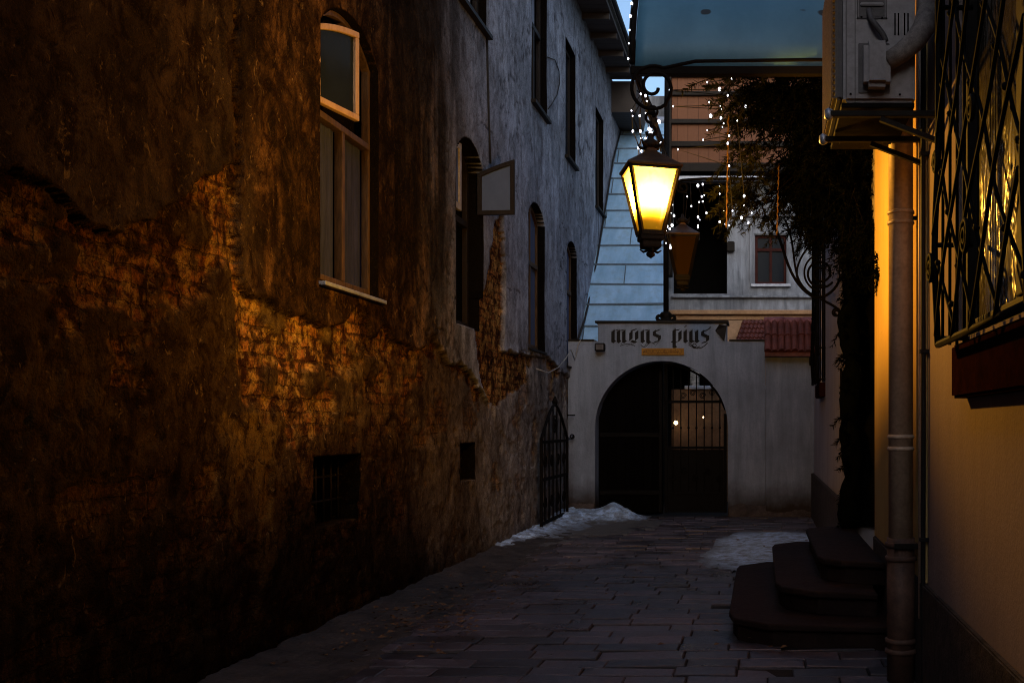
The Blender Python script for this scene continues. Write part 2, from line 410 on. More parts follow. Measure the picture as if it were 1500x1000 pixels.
# ------------------------------------------------------------------ mesh builder
class MB:
    def __init__(s):
        s.v = []; s.f = []; s.sm = []

    def add(s, vs, fs, smooth=False):
        o = len(s.v)
        s.v += [tuple(p) for p in vs]
        s.f += [tuple(i + o for i in f) for f in fs]
        s.sm += [smooth] * len(fs)
        return s

    def box(s, x0, x1, y0, y1, z0, z1, rot=None, at=None, bev=0.0):
        x0, x1 = min(x0, x1), max(x0, x1); y0, y1 = min(y0, y1), max(y0, y1); z0, z1 = min(z0, z1), max(z0, z1)
        if bev > 0:
            bm = bmesh.new()
            bmesh.ops.create_cube(bm, size=1)
            for v in bm.verts:
                v.co = Vector(((x0 + x1) / 2 + v.co.x * (x1 - x0), (y0 + y1) / 2 + v.co.y * (y1 - y0), (z0 + z1) / 2 + v.co.z * (z1 - z0)))
            bmesh.ops.bevel(bm, geom=bm.edges[:], offset=bev, segments=2, affect='EDGES')
            bm.verts.index_update()
            vs = [v.co.copy() for v in bm.verts]; fs = [[v.index for v in f.verts] for f in bm.faces]
            bm.free()
        else:
            vs = [Vector(p) for p in ((x0, y0, z0), (x1, y0, z0), (x1, y1, z0), (x0, y1, z0), (x0, y0, z1), (x1, y0, z1), (x1, y1, z1), (x0, y1, z1))]
            fs = [(3, 2, 1, 0), (4, 5, 6, 7), (0, 1, 5, 4), (1, 2, 6, 5), (2, 3, 7, 6), (3, 0, 4, 7)]
        if rot is not None:
            vs = [rot @ (v - at) + at for v in vs]
        return s.add(vs, fs)

    def bar(s, a, b, w, h, up=Vector((0, 0, 1))):
        a = Vector(a); b = Vector(b); d = (b - a).normalized()
        u = d.cross(up)
        if u.length < 1e-4: u = d.cross(Vector((1, 0, 0)))
        u.normalize(); t = u.cross(d)
        vs = []
        for p in (a, b):
            for i, j in ((-1, -1), (1, -1), (1, 1), (-1, 1)): vs.append(p + u * (i * w / 2) + t * (j * h / 2))
        return s.add(vs, [(0, 1, 2, 3), (7, 6, 5, 4), (0, 4, 5, 1), (1, 5, 6, 2), (2, 6, 7, 3), (3, 7, 4, 0)])

    def tube(s, pts, r, seg=8, closed=False, cap=True):
        pts = [Vector(p) for p in pts]; n = len(pts)
        rs = r if isinstance(r, (list, tuple)) else [r] * n
        vs = []; prev = None
        for i, p in enumerate(pts):
            if closed: d = pts[(i + 1) % n] - pts[i - 1]
            else: d = pts[min(i + 1, n - 1)] - pts[max(i - 1, 0)]
            d.normalize()
            if prev is None:
                u = d.cross(Vector((0, 0, 1)))
                if u.length < .05: u = d.cross(Vector((1, 0, 0)))
            else: u = prev - d * prev.dot(d)
            u.normalize(); prev = u; t = d.cross(u)
            for k in range(seg):
                a = 2 * pi * k / seg
                vs.append(p + (u * cos(a) + t * sin(a)) * rs[i])
        fs = []
        for i in range(n if closed else n - 1):
            j = (i + 1) % n
            for k in range(seg):
                l = (k + 1) % seg
                fs.append((i * seg + k, j * seg + k, j * seg + l, i * seg + l))
        if cap and not closed:
            fs.append(tuple(range(seg))); fs.append(tuple(range((n - 1) * seg, n * seg))[::-1])
        return s.add(vs, fs, True)

    def lathe(s, c, prof, seg=16, rot0=0.0, smooth=True):      # prof: (r, z) pairs
        c = Vector(c); vs = []
        for r, z in prof:
            for k in range(seg):
                a = rot0 + 2 * pi * k / seg
                vs.append(c + Vector((r * cos(a), r * sin(a), z)))
        fs = []
        for i in range(len(prof) - 1):
            for k in range(seg):
                l = (k + 1) % seg
                fs.append((i * seg + k, i * seg + l, (i + 1) * seg + l, (i + 1) * seg + k))
        fs.append(tuple(range(seg))[::-1]); fs.append(tuple(range((len(prof) - 1) * seg, len(prof) * seg)))
        return s.add(vs, fs, smooth)

    def ball(s, c, r, seg=8, rings=5, sz=1.0):
        return s.lathe(c, [(max(r * sin(pi * i / rings), r * .02), -r * sz * cos(pi * i / rings)) for i in range(rings + 1)], seg)

    def solid2d(s, quads, fmap, a, b):
        """faces in 2D, pushed out between depths a and b; fmap(u, v, depth) -> point"""
        idx = {}; pts = []

        def key(p):
            k = (round(p[0], 4), round(p[1], 4))
            if k not in idx: idx[k] = len(pts); pts.append(p)
            return idx[k]
        fs = [[key(p) for p in q] for q in quads]
        n = len(pts)
        vs = [fmap(p[0], p[1], a) for p in pts] + [fmap(p[0], p[1], b) for p in pts]
        out = []; cnt = {}
        for f in fs:
            out.append(tuple(f)); out.append(tuple(i + n for i in f[::-1]))
            for i in range(len(f)):
                e = (f[i], f[(i + 1) % len(f)])
                cnt[tuple(sorted(e))] = cnt.get(tuple(sorted(e)), []) + [e]
        for k, es in cnt.items():
            if len(es) == 1:
                i, j = es[0]; out.append((j, i, i + n, j + n))
        return s.add(vs, out)

    def build(s, name, mat, parent=None, bevel=0.0, seg=2, angle=.7):
        me = bpy.data.meshes.new(name)
        o = bpy.data.objects.new(name, me); COL.objects.link(o)
        off = Vector((0, 0, 0))
        if parent is not None:
            o.parent = parent
            q = parent
            while q is not None: off += q.location; q = q.parent
        me.from_pydata([tuple(Vector(p) - off) for p in s.v], [], s.f)
        bm = bmesh.new(); bm.from_mesh(me)
        bmesh.ops.recalc_face_normals(bm, faces=bm.faces[:])
        bm.to_mesh(me); bm.free()
        me.polygons.foreach_set('use_smooth', s.sm[:len(me.polygons)] if len(s.sm) == len(me.polygons) else [False] * len(me.polygons))
        me.materials.append(mat)
        if bevel:
            b = o.modifiers.new('edge', 'BEVEL'); b.width = bevel; b.segments = seg; b.limit_method = 'ANGLE'; b.angle_limit = angle
        return o


def grid_quads(us, vs, holes):
    q = []
    for i in range(len(us) - 1):
        for j in range(len(vs) - 1):
            cu = (us[i] + us[i + 1]) / 2; cv = (vs[j] + vs[j + 1]) / 2
            if any(h[0] < cu < h[1] and h[2] < cv < h[3] for h in holes): continue
            q.append([(us[i], vs[j]), (us[i + 1], vs[j]), (us[i + 1], vs[j + 1]), (us[i], vs[j + 1])])
    return q


def tag(o, label=None, cat=None, group=None, kind=None):
    if label: o['label'] = label
    if cat: o['category'] = cat
    if group: o['group'] = group
    if kind: o['kind'] = kind
    return o


def thing(name, loc, label, cat, group=None):
    o = bpy.data.objects.new(name, None); COL.objects.link(o)
    o.location = loc; o.empty_display_size = .1
    tag(o, label, cat, group)
    return o


def copy_tree(o, parent=None):
    c = o.copy(); COL.objects.link(c); c.parent = parent
    for ch in list(o.children): copy_tree(ch, c)
    return c


def scroll(c, r0, r1, a0, a1, n=28, plane='xz'):
    """spiral polyline around c from radius r0 at angle a0 to r1 at a1"""
    out = []
    for i in range(n + 1):
        t = i / n; r = r0 + (r1 - r0) * t; a = a0 + (a1 - a0) * t
        if plane == 'xz': out.append(Vector((c[0] + r * cos(a), c[1], c[2] + r * sin(a))))
        else: out.append(Vector((c[0], c[1] + r * cos(a), c[2] + r * sin(a))))
    return out


def bez(p0, p1, p2, p3, n=14):
    p0, p1, p2, p3 = map(Vector, (p0, p1, p2, p3))
    return [p0 * (1 - t) ** 3 + p1 * 3 * t * (1 - t) ** 2 + p2 * 3 * t * t * (1 - t) + p3 * t ** 3 for t in [i / n for i in range(n + 1)]]


# ================================================================== ground
def setting():
    b = MB()
    b.add([(-300, -300, -.06), (300, -300, -.06), (300, 300, -.06), (-300, 300, -.06)], [(0, 1, 2, 3)])
    tag(b.build('ground', M['ground']), kind='structure')
    b = MB(); b.add([(-3.4, -13, -.012), (1.2, -13, -.012), (1.2, 17.6, -.012), (-3.4, 17.6, -.012)], [(0, 1, 2, 3)])
    tag(b.build('paving_bed', M['joint']), kind='structure')
    # stone pavers: rows across the alley, each block slightly off level
    verts = []; faces = []; tint = []
    y = 2.6
    while y < 16.62:
        d = random.uniform(.205, .235)
        x = -2.62 + random.uniform(-.35, .1) + .06 * sin(y * 1.3)
        yr = y
        while x < 1.02:
            w = random.uniform(.32, .62)
            g = .0025 + random.random() * .003; gy = .0085 + random.random() * .004
            x0, x1, y0, y1 = x + g, min(x + w, 1.04) - g, yr + gy + random.uniform(-.003, .003), yr + d - gy + random.uniform(-.003, .003)
            z = random.gauss(0, .004); tx = random.gauss(0, .010); ty = random.gauss(0, .016)
            lost = random.random() < .012
            if lost: z -= .022
            t = random.random()
            c = .007; o = len(verts)
            zz = lambda X, Y: .008 + z + (X - x0 - (x1 - x0) / 2) * tx + (Y - y0 - (y1 - y0) / 2) * ty
            for (X, Y) in ((x0, y0), (x1, y0), (x1, y1), (x0, y1)): verts.append((X, Y, -.03))
            for (X, Y) in ((x0, y0), (x1, y0), (x1, y1), (x0, y1)): verts.append((X, Y, zz(X, Y) - c * .9))
            for (X, Y) in ((x0 + c, y0 + c), (x1 - c, y0 + c), (x1 - c, y1 - c), (x0 + c, y1 - c)): verts.append((X, Y, zz(X, Y)))
            for k in range(4):
                l = (k + 1) % 4
                faces.append((o + k, o + l, o + 4 + l, o + 4 + k)); faces.append((o + 4 + k, o + 4 + l, o + 8 + l, o + 8 + k))
            faces.append((o + 8, o + 9, o + 10, o + 11))
            tint += [t] * 12
            x += w
        y += d
    me = bpy.data.meshes.new('paving'); me.from_pydata(verts, [], faces)
    at = me.attributes.new('tint', 'FLOAT', 'POINT'); at.data.foreach_set('value', tint)
    me.materials.append(M['paver'])
    o = bpy.data.objects.new('paving', me); COL.objects.link(o); tag(o, kind='structure')
    # rough gutter strip along the old house
    ys = np.arange(2.5, 16.7, .06); xs = np.linspace(-3.3, -2.2, 40)
    X, Y = np.meshgrid(xs, ys)
    edge = -2.50 + .16 * (fbm(Y * 1.1, Y * 0, 5, 4) - .5) * 2
    Z = .055 * sstep(edge + .05, -3.2, X) + .05 * (fbm(X * 6, Y * 6, 9, 4) - .5) + .012
    Z = np.where(X > edge, -.03, Z)
    grid_mesh('gutter', X, Y, Z, M['dirt'], kind='structure')
    # yard behind the gate
    b = MB(); b.add([(-6, 17.6, -.01), (6, 17.6, -.01), (6, 40, -.01), (-6, 40, -.01)], [(0, 1, 2, 3)])
    tag(b.build('yard_paving', M['joint']), kind='structure')


def grid_mesh(name, X, Y, Z, mat, attrs=None, kind=None, smooth=True, mask=None):
    ny, nx = X.shape
    co = np.stack([X, Y, Z], -1).reshape(-1, 3)
    i = np.arange(ny * nx).reshape(ny, nx)
    q = np.stack([i[:-1, :-1], i[:-1, 1:], i[1:, 1:], i[1:, :-1]], -1).reshape(-1, 4)
    if mask is not None:
        mk = mask.reshape(-1)
        q = q[mk[q].any(1)]
    me = bpy.data.meshes.new(name)
    me.vertices.add(len(co)); me.vertices.foreach_set('co', co.ravel())
    me.loops.add(len(q) * 4); me.loops.foreach_set('vertex_index', q.ravel().astype(np.int32))
    me.polygons.add(len(q)); me.polygons.foreach_set('loop_start', np.arange(0, len(q) * 4, 4, dtype=np.int32))
    me.polygons.foreach_set('loop_total', np.full(len(q), 4, np.int32))
    me.update(calc_edges=True); me.validate()
    me.polygons.foreach_set('use_smooth', [smooth] * len(me.polygons))
    for k, a in (attrs or {}).items():
        at = me.attributes.new(k, 'FLOAT', 'POINT'); at.data.foreach_set('value', np.asarray(a, np.float32).ravel())
    me.materials.append(mat)
    o = bpy.data.objects.new(name, me); COL.objects.link(o)
    if kind: tag(o, kind=kind)
    return o


# ================================================================== old house on the left
OPEN = []      # (y0, y1, z0, spring, apex, depth)
W1 = (7.24, 8.33, 2.52, 4.36, 4.60, .21)
W2 = (10.46, 11.48, 2.54, 4.30, 4.54, .30)
W3 = (13.72, 14.72, 2.54, 4.32, 4.56, .2)
W4 = (16.42, 17.3, 2.45, 4.30, 4.50, .2)
U1 = (10.55, 11.60, 5.92, 7.75, 7.75, .2)
U2 = (13.92, 14.86, 5.92, 7.75, 7.75, .2)
U3 = (16.32, 17.14, 5.80, 7.66, 7.66, .2)
U4 = (19.25, 20.2, 5.62, 7.48, 7.48, .2)
V1 = (7.22, 8.02, .77, 1.27, 1.27, .34)
V2 = (10.68, 11.28, .90, 1.30, 1.30, .30)
ALLOPEN = [W1, W2, W3, W4, U1, U2, U3, U4, V1, V2]


def arch_z(op, y):
    y0, y1, z0, zs, za, d = op
    if za - zs < .01: return za + 0 * np.asarray(y)
    hw = (y1 - y0) / 2; h = za - zs; r = (hw * hw + h * h) / (2 * h)
    yc = (y0 + y1) / 2
    return za - r + np.sqrt(np.maximum(r * r - (np.asarray(y) - yc) ** 2, 0))


def old_house():
    root = thing('old_house', (LX, 3, 0), 'tall old house along the left side with peeling plaster and bare brick', 'house')
    ys = [2.6]
    while ys[-1] < 23.3: ys.append(ys[-1] + max(.013, .0034 * ys[-1]))
    zs = list(np.arange(-.05, 5.0, .0165)) + list(np.arange(5.0, 8.72, .05))
    for op in ALLOPEN:
        for e in (op[0], op[0] + .004, op[1] - .004, op[1]):
            ys = [y for y in ys if abs(y - e) > .003] + [e]
        for e in ([op[2], op[2] + .004] + ([op[4], op[4] - .004] if op[4] - op[3] < .01 else [])):
            zs = [z for z in zs if abs(z - e) > .003] + [e]
    ys = np.array(sorted(ys)); zs = np.array(sorted(zs))
    Y, Z = np.meshgrid(ys, zs)
    Zg = Z.copy()
    # boundary between upper plaster and what has fallen away beneath it
    bl = [(-900, 180), (-300, 215), (0, 256), (40, 259), (80, 277), (112, 317), (150, 333), (200, 328), (232, 306), (262, 285), (290, 262), (318, 240), (334, 236), (349, 412), (365, 434), (400, 452), (440, 466), (475, 479),
          (500, 468), (516, 452), (528, 455), (542, 492), (549, 482), (560, 480), (574, 500), (606, 512), (618, 505), (628, 488), (640, 505), (652, 532), (668, 530), (682, 542), (698, 566), (712, 592), (716, 540), (735, 513), (765, 519),
          (800, 524), (823, 547), (835, 552), (850, 556), (905, 560)]
    bp = [LW(*p) for p in bl]
    by = np.array([p[0] for p in bp]); bz = np.array([p[1] for p in bp])
    wy = Y + .05 * (fbm(Y * 9, Z * 9, 3, 4) - .5) * 2
    wz = Z + .075 * (fbm(Y * 7, Z * 7, 33, 4) - .5) * 2
    zb = np.interp(wy, by, bz)
    d = zb - wz                                   # > 0 below the edge
    plaster = sstep(.008, -.008, d)
    # vertical crack where the plaster has come away, left of the first window
    yc = 6.10 + .05 * (fbm(Z * 1.7, Z * 0 + 2, 8, 4) - .5) * 2
    half = .022 + .05 * (fbm(Z * 5, Z * 0 + 9, 12, 4) - .3)
    crack = sstep(half + .006, half - .006, np.abs(wy - yc)) * (Z > 2.5)
    crack *= sstep(.40, .44, fbm(Y * 16, Z * 16, 60, 3) + .10)
    # fallen patches by the second and third window
    def patch(poly, wob=.06, sd=1):
        pts = [LW(*p) for p in poly]
        return inpoly(Y + wob * (fbm(Y * 8, Z * 8, sd, 4) - .5) * 3, Z + wob * (fbm(Y * 8, Z * 8, sd + 50, 4) - .5) * 3, pts).astype(float)
    pb = patch([(703, 440), (712, 395), (722, 320), (734, 318), (737, 420), (733, 560), (715, 600), (702, 560), (690, 480)], .05, 71)
    pb2 = patch([(716, 518), (770, 516), (772, 560), (745, 580), (722, 595)], .05, 77)
    pb3 = patch([(505, 470), (530, 452), (545, 500), (520, 520)], .03, 79)
    plaster = plaster * (1 - np.maximum(crack, pb))
    wband = np.interp(Y, [4, 5.5, 6.3, 7.0, 8.2, 9.5, 10.5, 12], [.55, .60, .70, .75, .52, .35, .14, .05])
    nb = fbm(Y * 2.3, Z * 3.0, 21, 5)
    brick = sstep(-.06, .10, (wband - d) + (nb - .5) * 1.1)
    nb2 = fbm(Y * 3.5 + 8, Z * 5, 25, 5)
    brick = brick * sstep(.36, .50, nb2 + .03)     # patches of render still cling to the brick
    lowb = .5 * sstep(.66, .72, fbm(Y * 1.9, Z * 2.6, 44, 5) + .25 * sstep(.9, .2, Z) * sstep(9.5, 7, Y))
    brick = np.maximum(brick, lowb * .9)
    brick = np.maximum.reduce([brick * (1 - plaster), crack, pb, pb2, pb3])
    # small hollows in the lower render
    holl = sstep(.64, .70, fbm(Y * 5.5, Z * 4.2, 91, 4)) * (1 - plaster)
    flake = sstep(.50, .515, fbm(Y * 2.2, Z * 1.7, 15, 5, .55)) * (1 - plaster) * (1 - brick)
    X = LX + .034 * plaster + .012 * flake - .014 * brick - .016 * holl
    X += .016 * (fbm(Y * 1.3, Z * 1.3, 2, 3) - .5) + .012 * (fbm(Y * 24, Z * 24, 4, 3) - .5) * (1 - .6 * plaster)
    # a lip of lifted plaster right at the edge
    X += .012 * np.exp(-(np.minimum(d, 0) / .05) ** 2) * plaster
    # long hairline cracks in the upper plaster
    hc = np.abs(fbm(Y * .9 + .8 * fbm(Y * 4, Z * 4, 6, 3), Z * .55, 52, 3) - .5)
    hair = sstep(.006, .002, hc) * plaster
    X -= .008 * hair
    stain_dim = np.zeros_like(Y)
    stain_dim = np.maximum(stain_dim, .75 * hair)
    stain_dim = np.maximum(stain_dim, crack * .85 * sstep(.40, .52, fbm(Y * 9, Z * 5, 88, 4)))
    stain_dim = np.maximum(stain_dim, .95 * sstep(.62, .02, Z + .5 * (fbm(Y * 2, Z * 2, 13, 4) - .5)) * sstep(13.5, 8.5, Y))
    stain_dim = np.maximum(stain_dim, .45 * sstep(.35, .0, Z + .3 * (fbm(Y * 2, Z * 2, 13, 4) - .5)))
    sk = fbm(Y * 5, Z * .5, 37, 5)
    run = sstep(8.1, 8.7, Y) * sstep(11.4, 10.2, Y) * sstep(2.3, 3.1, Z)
    stain_dim = np.maximum(stain_dim, run * sstep(.30, .62, sk + .10) * .93)
    stain_dim = np.maximum(stain_dim, sstep(6.7, 4.9, Y + 1.2 * (fbm(Y * 1.5, Z * 1.5, 14, 4) - .5)) * .42)  # near end darkened in the colour, standing for lamp falloff
    stain_dim = np.maximum(stain_dim, sstep(1.35, .4, Z + .9 * (fbm(Y * 1.3, Z * .8, 93, 4) - .5)) * sstep(10.5, 7, Y) * .78)  # lower wall darkened in the colour where lamp light fades
    stain_dim = np.maximum(stain_dim, sstep(.025, .0, np.abs(d - .012)) * .85 * (1 - crack))       # dark line beneath the edge
    sk2 = fbm(Y * 7, Z * .8, 39, 5)
    stain_dim = np.maximum(stain_dim, sstep(.55, .7, sk2) * .75 * sstep(9, 6, Y) * plaster)
    bl1 = fbm(Y * 2.4 + .5 * fbm(Y * 6, Z * 6, 66, 3), Z * 1.0, 67, 6, .58)
    stain_dim = np.maximum(stain_dim, sstep(.50, .62, bl1) * .74 * sstep(10.8, 8.4, Y) * plaster * (.35 + .65 * sstep(5.8, 6.4, Y)))
    bl2 = fbm(Y * 6, Z * 2.6, 68, 5, .6)
    stain_dim = np.maximum(stain_dim, sstep(.56, .66, bl2) * .7 * sstep(13, 9.5, Y) * plaster)
    bl3 = fbm(Y * 1.5, Z * .9, 69, 6, .6)
    stain_dim = np.maximum(stain_dim, sstep(.52, .60, bl3) * .32 * plaster * sstep(9, 11, Y))
    for op in (W1, W2, W3, W4, U1, U2, U3, U4):                                            # run-off below the sills
        c = (op[0] + op[1]) / 2
        under = sstep((op[1] - op[0]) * .62, (op[1] - op[0]) * .4, np.abs(Y - c)) * sstep(1.3, .1, op[2] - Z) * (Z < op[2])
        stain_dim = np.maximum(stain_dim, under * sstep(.42, .62, sk2) * .55)
    eave = sstep(7.6, 8.6, Z); stain_dim = np.maximum(stain_dim, eave * .5)
    ochre = np.maximum.reduce([patch([(322, 612), (415, 596), (424, 700), (416, 770), (388, 860), (352, 830), (330, 740)], .05, 101), patch([(553, 505), (585, 500), (592, 545), (575, 590), (556, 570)], .03, 103), patch([(500, 500), (535, 495), (545, 570), (500, 560)], .05, 105)])
    ochre *= (1 - plaster) * (.25 + .75 * sstep(.42, .56, fbm(Y * 4, Z * 2.2, 107, 5)))
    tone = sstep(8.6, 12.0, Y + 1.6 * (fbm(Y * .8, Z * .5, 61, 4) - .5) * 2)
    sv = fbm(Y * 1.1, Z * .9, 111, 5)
    soot_dim = plaster * sstep(11.5, 9.0, Y) * (.80 + .5 * (sv - .5))
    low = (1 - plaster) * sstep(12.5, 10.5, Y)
    pool = np.exp(-((Y - 7.1) / 1.45) ** 2) * sstep(.75, 2.0, Z + .9 * (fbm(Y * 1.6, Z * 1.6, 112, 5) - .5))  # lamp's pool of light, left out of the painted dimming
    soot_dim = np.maximum(soot_dim, low * (1 - pool) * (.92 + .5 * (sv - .5)))
    soot_dim = np.maximum(soot_dim, sstep(6.6, 5.4, Y + .8 * (sv - .5)) * .95)  # near end dimmed in the colour, away from the lamp
    soot_dim = np.clip(soot_dim * (1 - .55 * ochre), 0, 1)
    # openings
    for op in ALLOPEN:
        y0, y1, z0, zsx, za, dep = op
        cols = np.where((ys > y0 + .001) & (ys < y1 - .001))[0]
        for c in cols:
            zt = float(arch_z(op, ys[c]))
            k = int(np.searchsorted(zs, zt - 1e-6))
            if za - zsx > .01:
                Zg[k, c] = zt; Zg[k - 1, c] = zt - .004
            r0 = int(np.searchsorted(zs, z0 + .002))
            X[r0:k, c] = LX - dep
            stain_dim[r0:k, c] = 1.7; plaster[r0:k, c] = 0; brick[r0:k, c] = 0  # unlit inside of the opening, its darkness put into the colour
            stain_dim[k, c] = max(stain_dim[k, c], 1.4)
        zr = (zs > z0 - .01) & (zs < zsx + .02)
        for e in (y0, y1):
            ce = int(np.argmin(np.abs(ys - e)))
            stain_dim[zr, ce] = np.maximum(stain_dim[zr, ce], 1.5)
    o = grid_mesh('wall', X - LX, Y - 3, Zg, M['wall'], {'plaster': plaster, 'brick': brick, 'stain_dim': stain_dim, 'tone': tone, 'ochre': ochre, 'soot_dim': soot_dim, 'plain': sstep(6.5, 6.0, Y + .5 * (fbm(Y * 2, Z * .8, 120, 4) - .5)) * .85})
    o.parent = root
    b = MB(); b.box(-9, LX - .6, -13, 23.2, -.05, 8.7)
    b.box(LX - .6, LX - .04, -13, 2.62, -.05, 8.7)
    b.box(LX - .6, LX - .02, 23.16, 23.3, -.05, 8.7)
    b.build('house_body', M['grey_house'], root)
    # roof with a deep boarded eave
    b = MB()
    b.add([(-9.4, -13, 12.6), (-2.58, -13, 8.88), (-2.58, 21.3, 8.88), (-9.4, 21.3, 12.6), (-9.4, -13, 12.4), (-2.58, -13, 8.76), (-2.58, 21.3, 8.76), (-9.4, 21.3, 12.4)],
          [(0, 1, 2, 3), (7, 6, 5, 4), (0, 4, 5, 1), (1, 5, 6, 2), (2, 6, 7, 3), (3, 7, 4, 0)])
    rf = b.build('roof', M['soffit'], root)
    b = MB(); b.box(LX - .1, -2.62, -13, 21.25, 8.66, 8.73); b.build('soffit', M['soffit'], rf)
    b = MB(); b.tube([(-2.56, -13, 8.85), (-2.56, 21.3, 8.85)], .05, 8); b.build('gutter_channel', M['iron_soft'], rf)
    b = MB(); b.box(LX - .05, -2.60, 21.3, 23.2, 8.0, 8.64); b.build('eave_box', M['soffit'], rf)
    for y in np.arange(3.4, 21, .9):
        pass
    b = MB()
    for y in np.arange(3.4, 21, .9): b.box(LX - .06, -2.64, y, y + .09, 8.55, 8.655)
    b.build('rafter_ends', M['soffit'], rf)
    windows(root)
    # thin loose wires on the facade
    def wire(pts, r=.006, mat='cable'):
        b = MB(); b.tube(pts, r, 5); b.build('loose_wire', M[mat], root)
    x = LX + .05
    wire([(x, *LW(*p)) for p in ((797, 84), (808, 88), (814, 104), (815, 122), (811, 140), (804, 152), (798, 160))], .008)
    wire([(x, *LW(*p)) for p in ((707, 50), (708.5, 120), (710, 180), (712, 240))], .012)
    wire([(x + .03, *LW(*p)) for p in ((777, 540), (795, 546), (810, 538), (822, 524), (829, 512))] + [Vector((-3.02, 16.6, 2.55)), Vector((-2.97, 16.62, 2.80)), Vector((-2.93, 16.62, 2.88))], .008, 'cable_pale')
    wire([(x + .02, *LW(*p)) for p in ((838, 505), (850, 470), (862, 420), (874, 350), (884, 290), (893, 235), (905, 190))], .02)


def rail(b, y0, y1, z0, z1, x0, x1): b.box(x0, x1, y0, y1, z0, z1)


def arch_strip(b, op, inset, width, x0, x1, ya=None, yb=None):
    """curved head rail following the arch"""
    ya = op[0] if ya is None else ya; yb = op[1] if yb is None else yb
    n = 12; q = []
    for i in range(n):
        a = ya + (yb - ya) * i / n; c = ya + (yb - ya) * (i + 1) / n
        za, zc = float(arch_z(op, a)) - inset, float(arch_z(op, c)) - inset
        q.append([(a, za - width), (c, zc - width), (c, zc), (a, za)])
    b.solid2d(q, lambda u, v, d: Vector((d, u, v)), x0, x1)


def arch_pane(b, op, ya, yb, z0, inset, x):
    n = 10; pts = [(x, ya, z0), (x, yb, z0)]
    for i in range(n + 1):
        y = yb + (ya - yb) * i / n
        pts.append((x, y, float(arch_z(op, y)) - inset))
    b.add(pts, [tuple(range(len(pts)))])


def frame_set(root, op, fm, transom, mull_low=True, mull_up=True, depth=.09, w=.055, label=None, panes=True, glass='glass'):
    y0, y1, z0, zsx, za, dep = op
    x0 = LX - depth - .06; x1 = LX - depth
    yc = (y0 + y1) / 2
    b = MB()
    b.box(x0, x1, y0 + .002, y0 + w, z0 + .03, float(arch_z(op, y0 + w)) - .02)
    b.box(x0, x1, y1 - w, y1 - .002, z0 + .03, float(arch_z(op, y1 - w)) - .02)
    b.box(x0 + .002, x1 - .002, y0 + w - .003, y1 - w + .003, z0 + .03, z0 + .03 + w)
    arch_strip(b, op, .004, w, x0 - .002, x1 + .002)
    if transom: b.box(x0 - .004, x1 + .012, y0 + w - .004, y1 - w + .004, transom - w * .6, transom + w * .6)
    if mull_low: b.box(x0 + .001, x1 + .006, yc - w * .6, yc + w * .6, z0 + .03 + w - .004, (transom or za - .05))
    if mull_up and transom: b.box(x0 + .001, x1 + .004, yc - w * .45, yc + w * .45, transom, za - w)
    f = b.build('window', M[fm], root, .006)
    if label: f['label'] = label
    if panes:
        zt = transom or (za - .03)
        for a, c in ((y0 + w, yc - w * .6), (yc + w * .6, y1 - w)):
            b = MB(); b.add([(x0 + .03, a, z0 + .08), (x0 + .03, c, z0 + .08), (x0 + .03, c, zt), (x0 + .03, a, zt)], [(0, 1, 2, 3)])
            b.build('pane', M[glass], f)
            if transom and panes != 'low':
                b = MB(); arch_pane(b, op, a, c, transom, .03, x0 + .03); b.build('pane', M[glass], f)
    return f, x0, x1


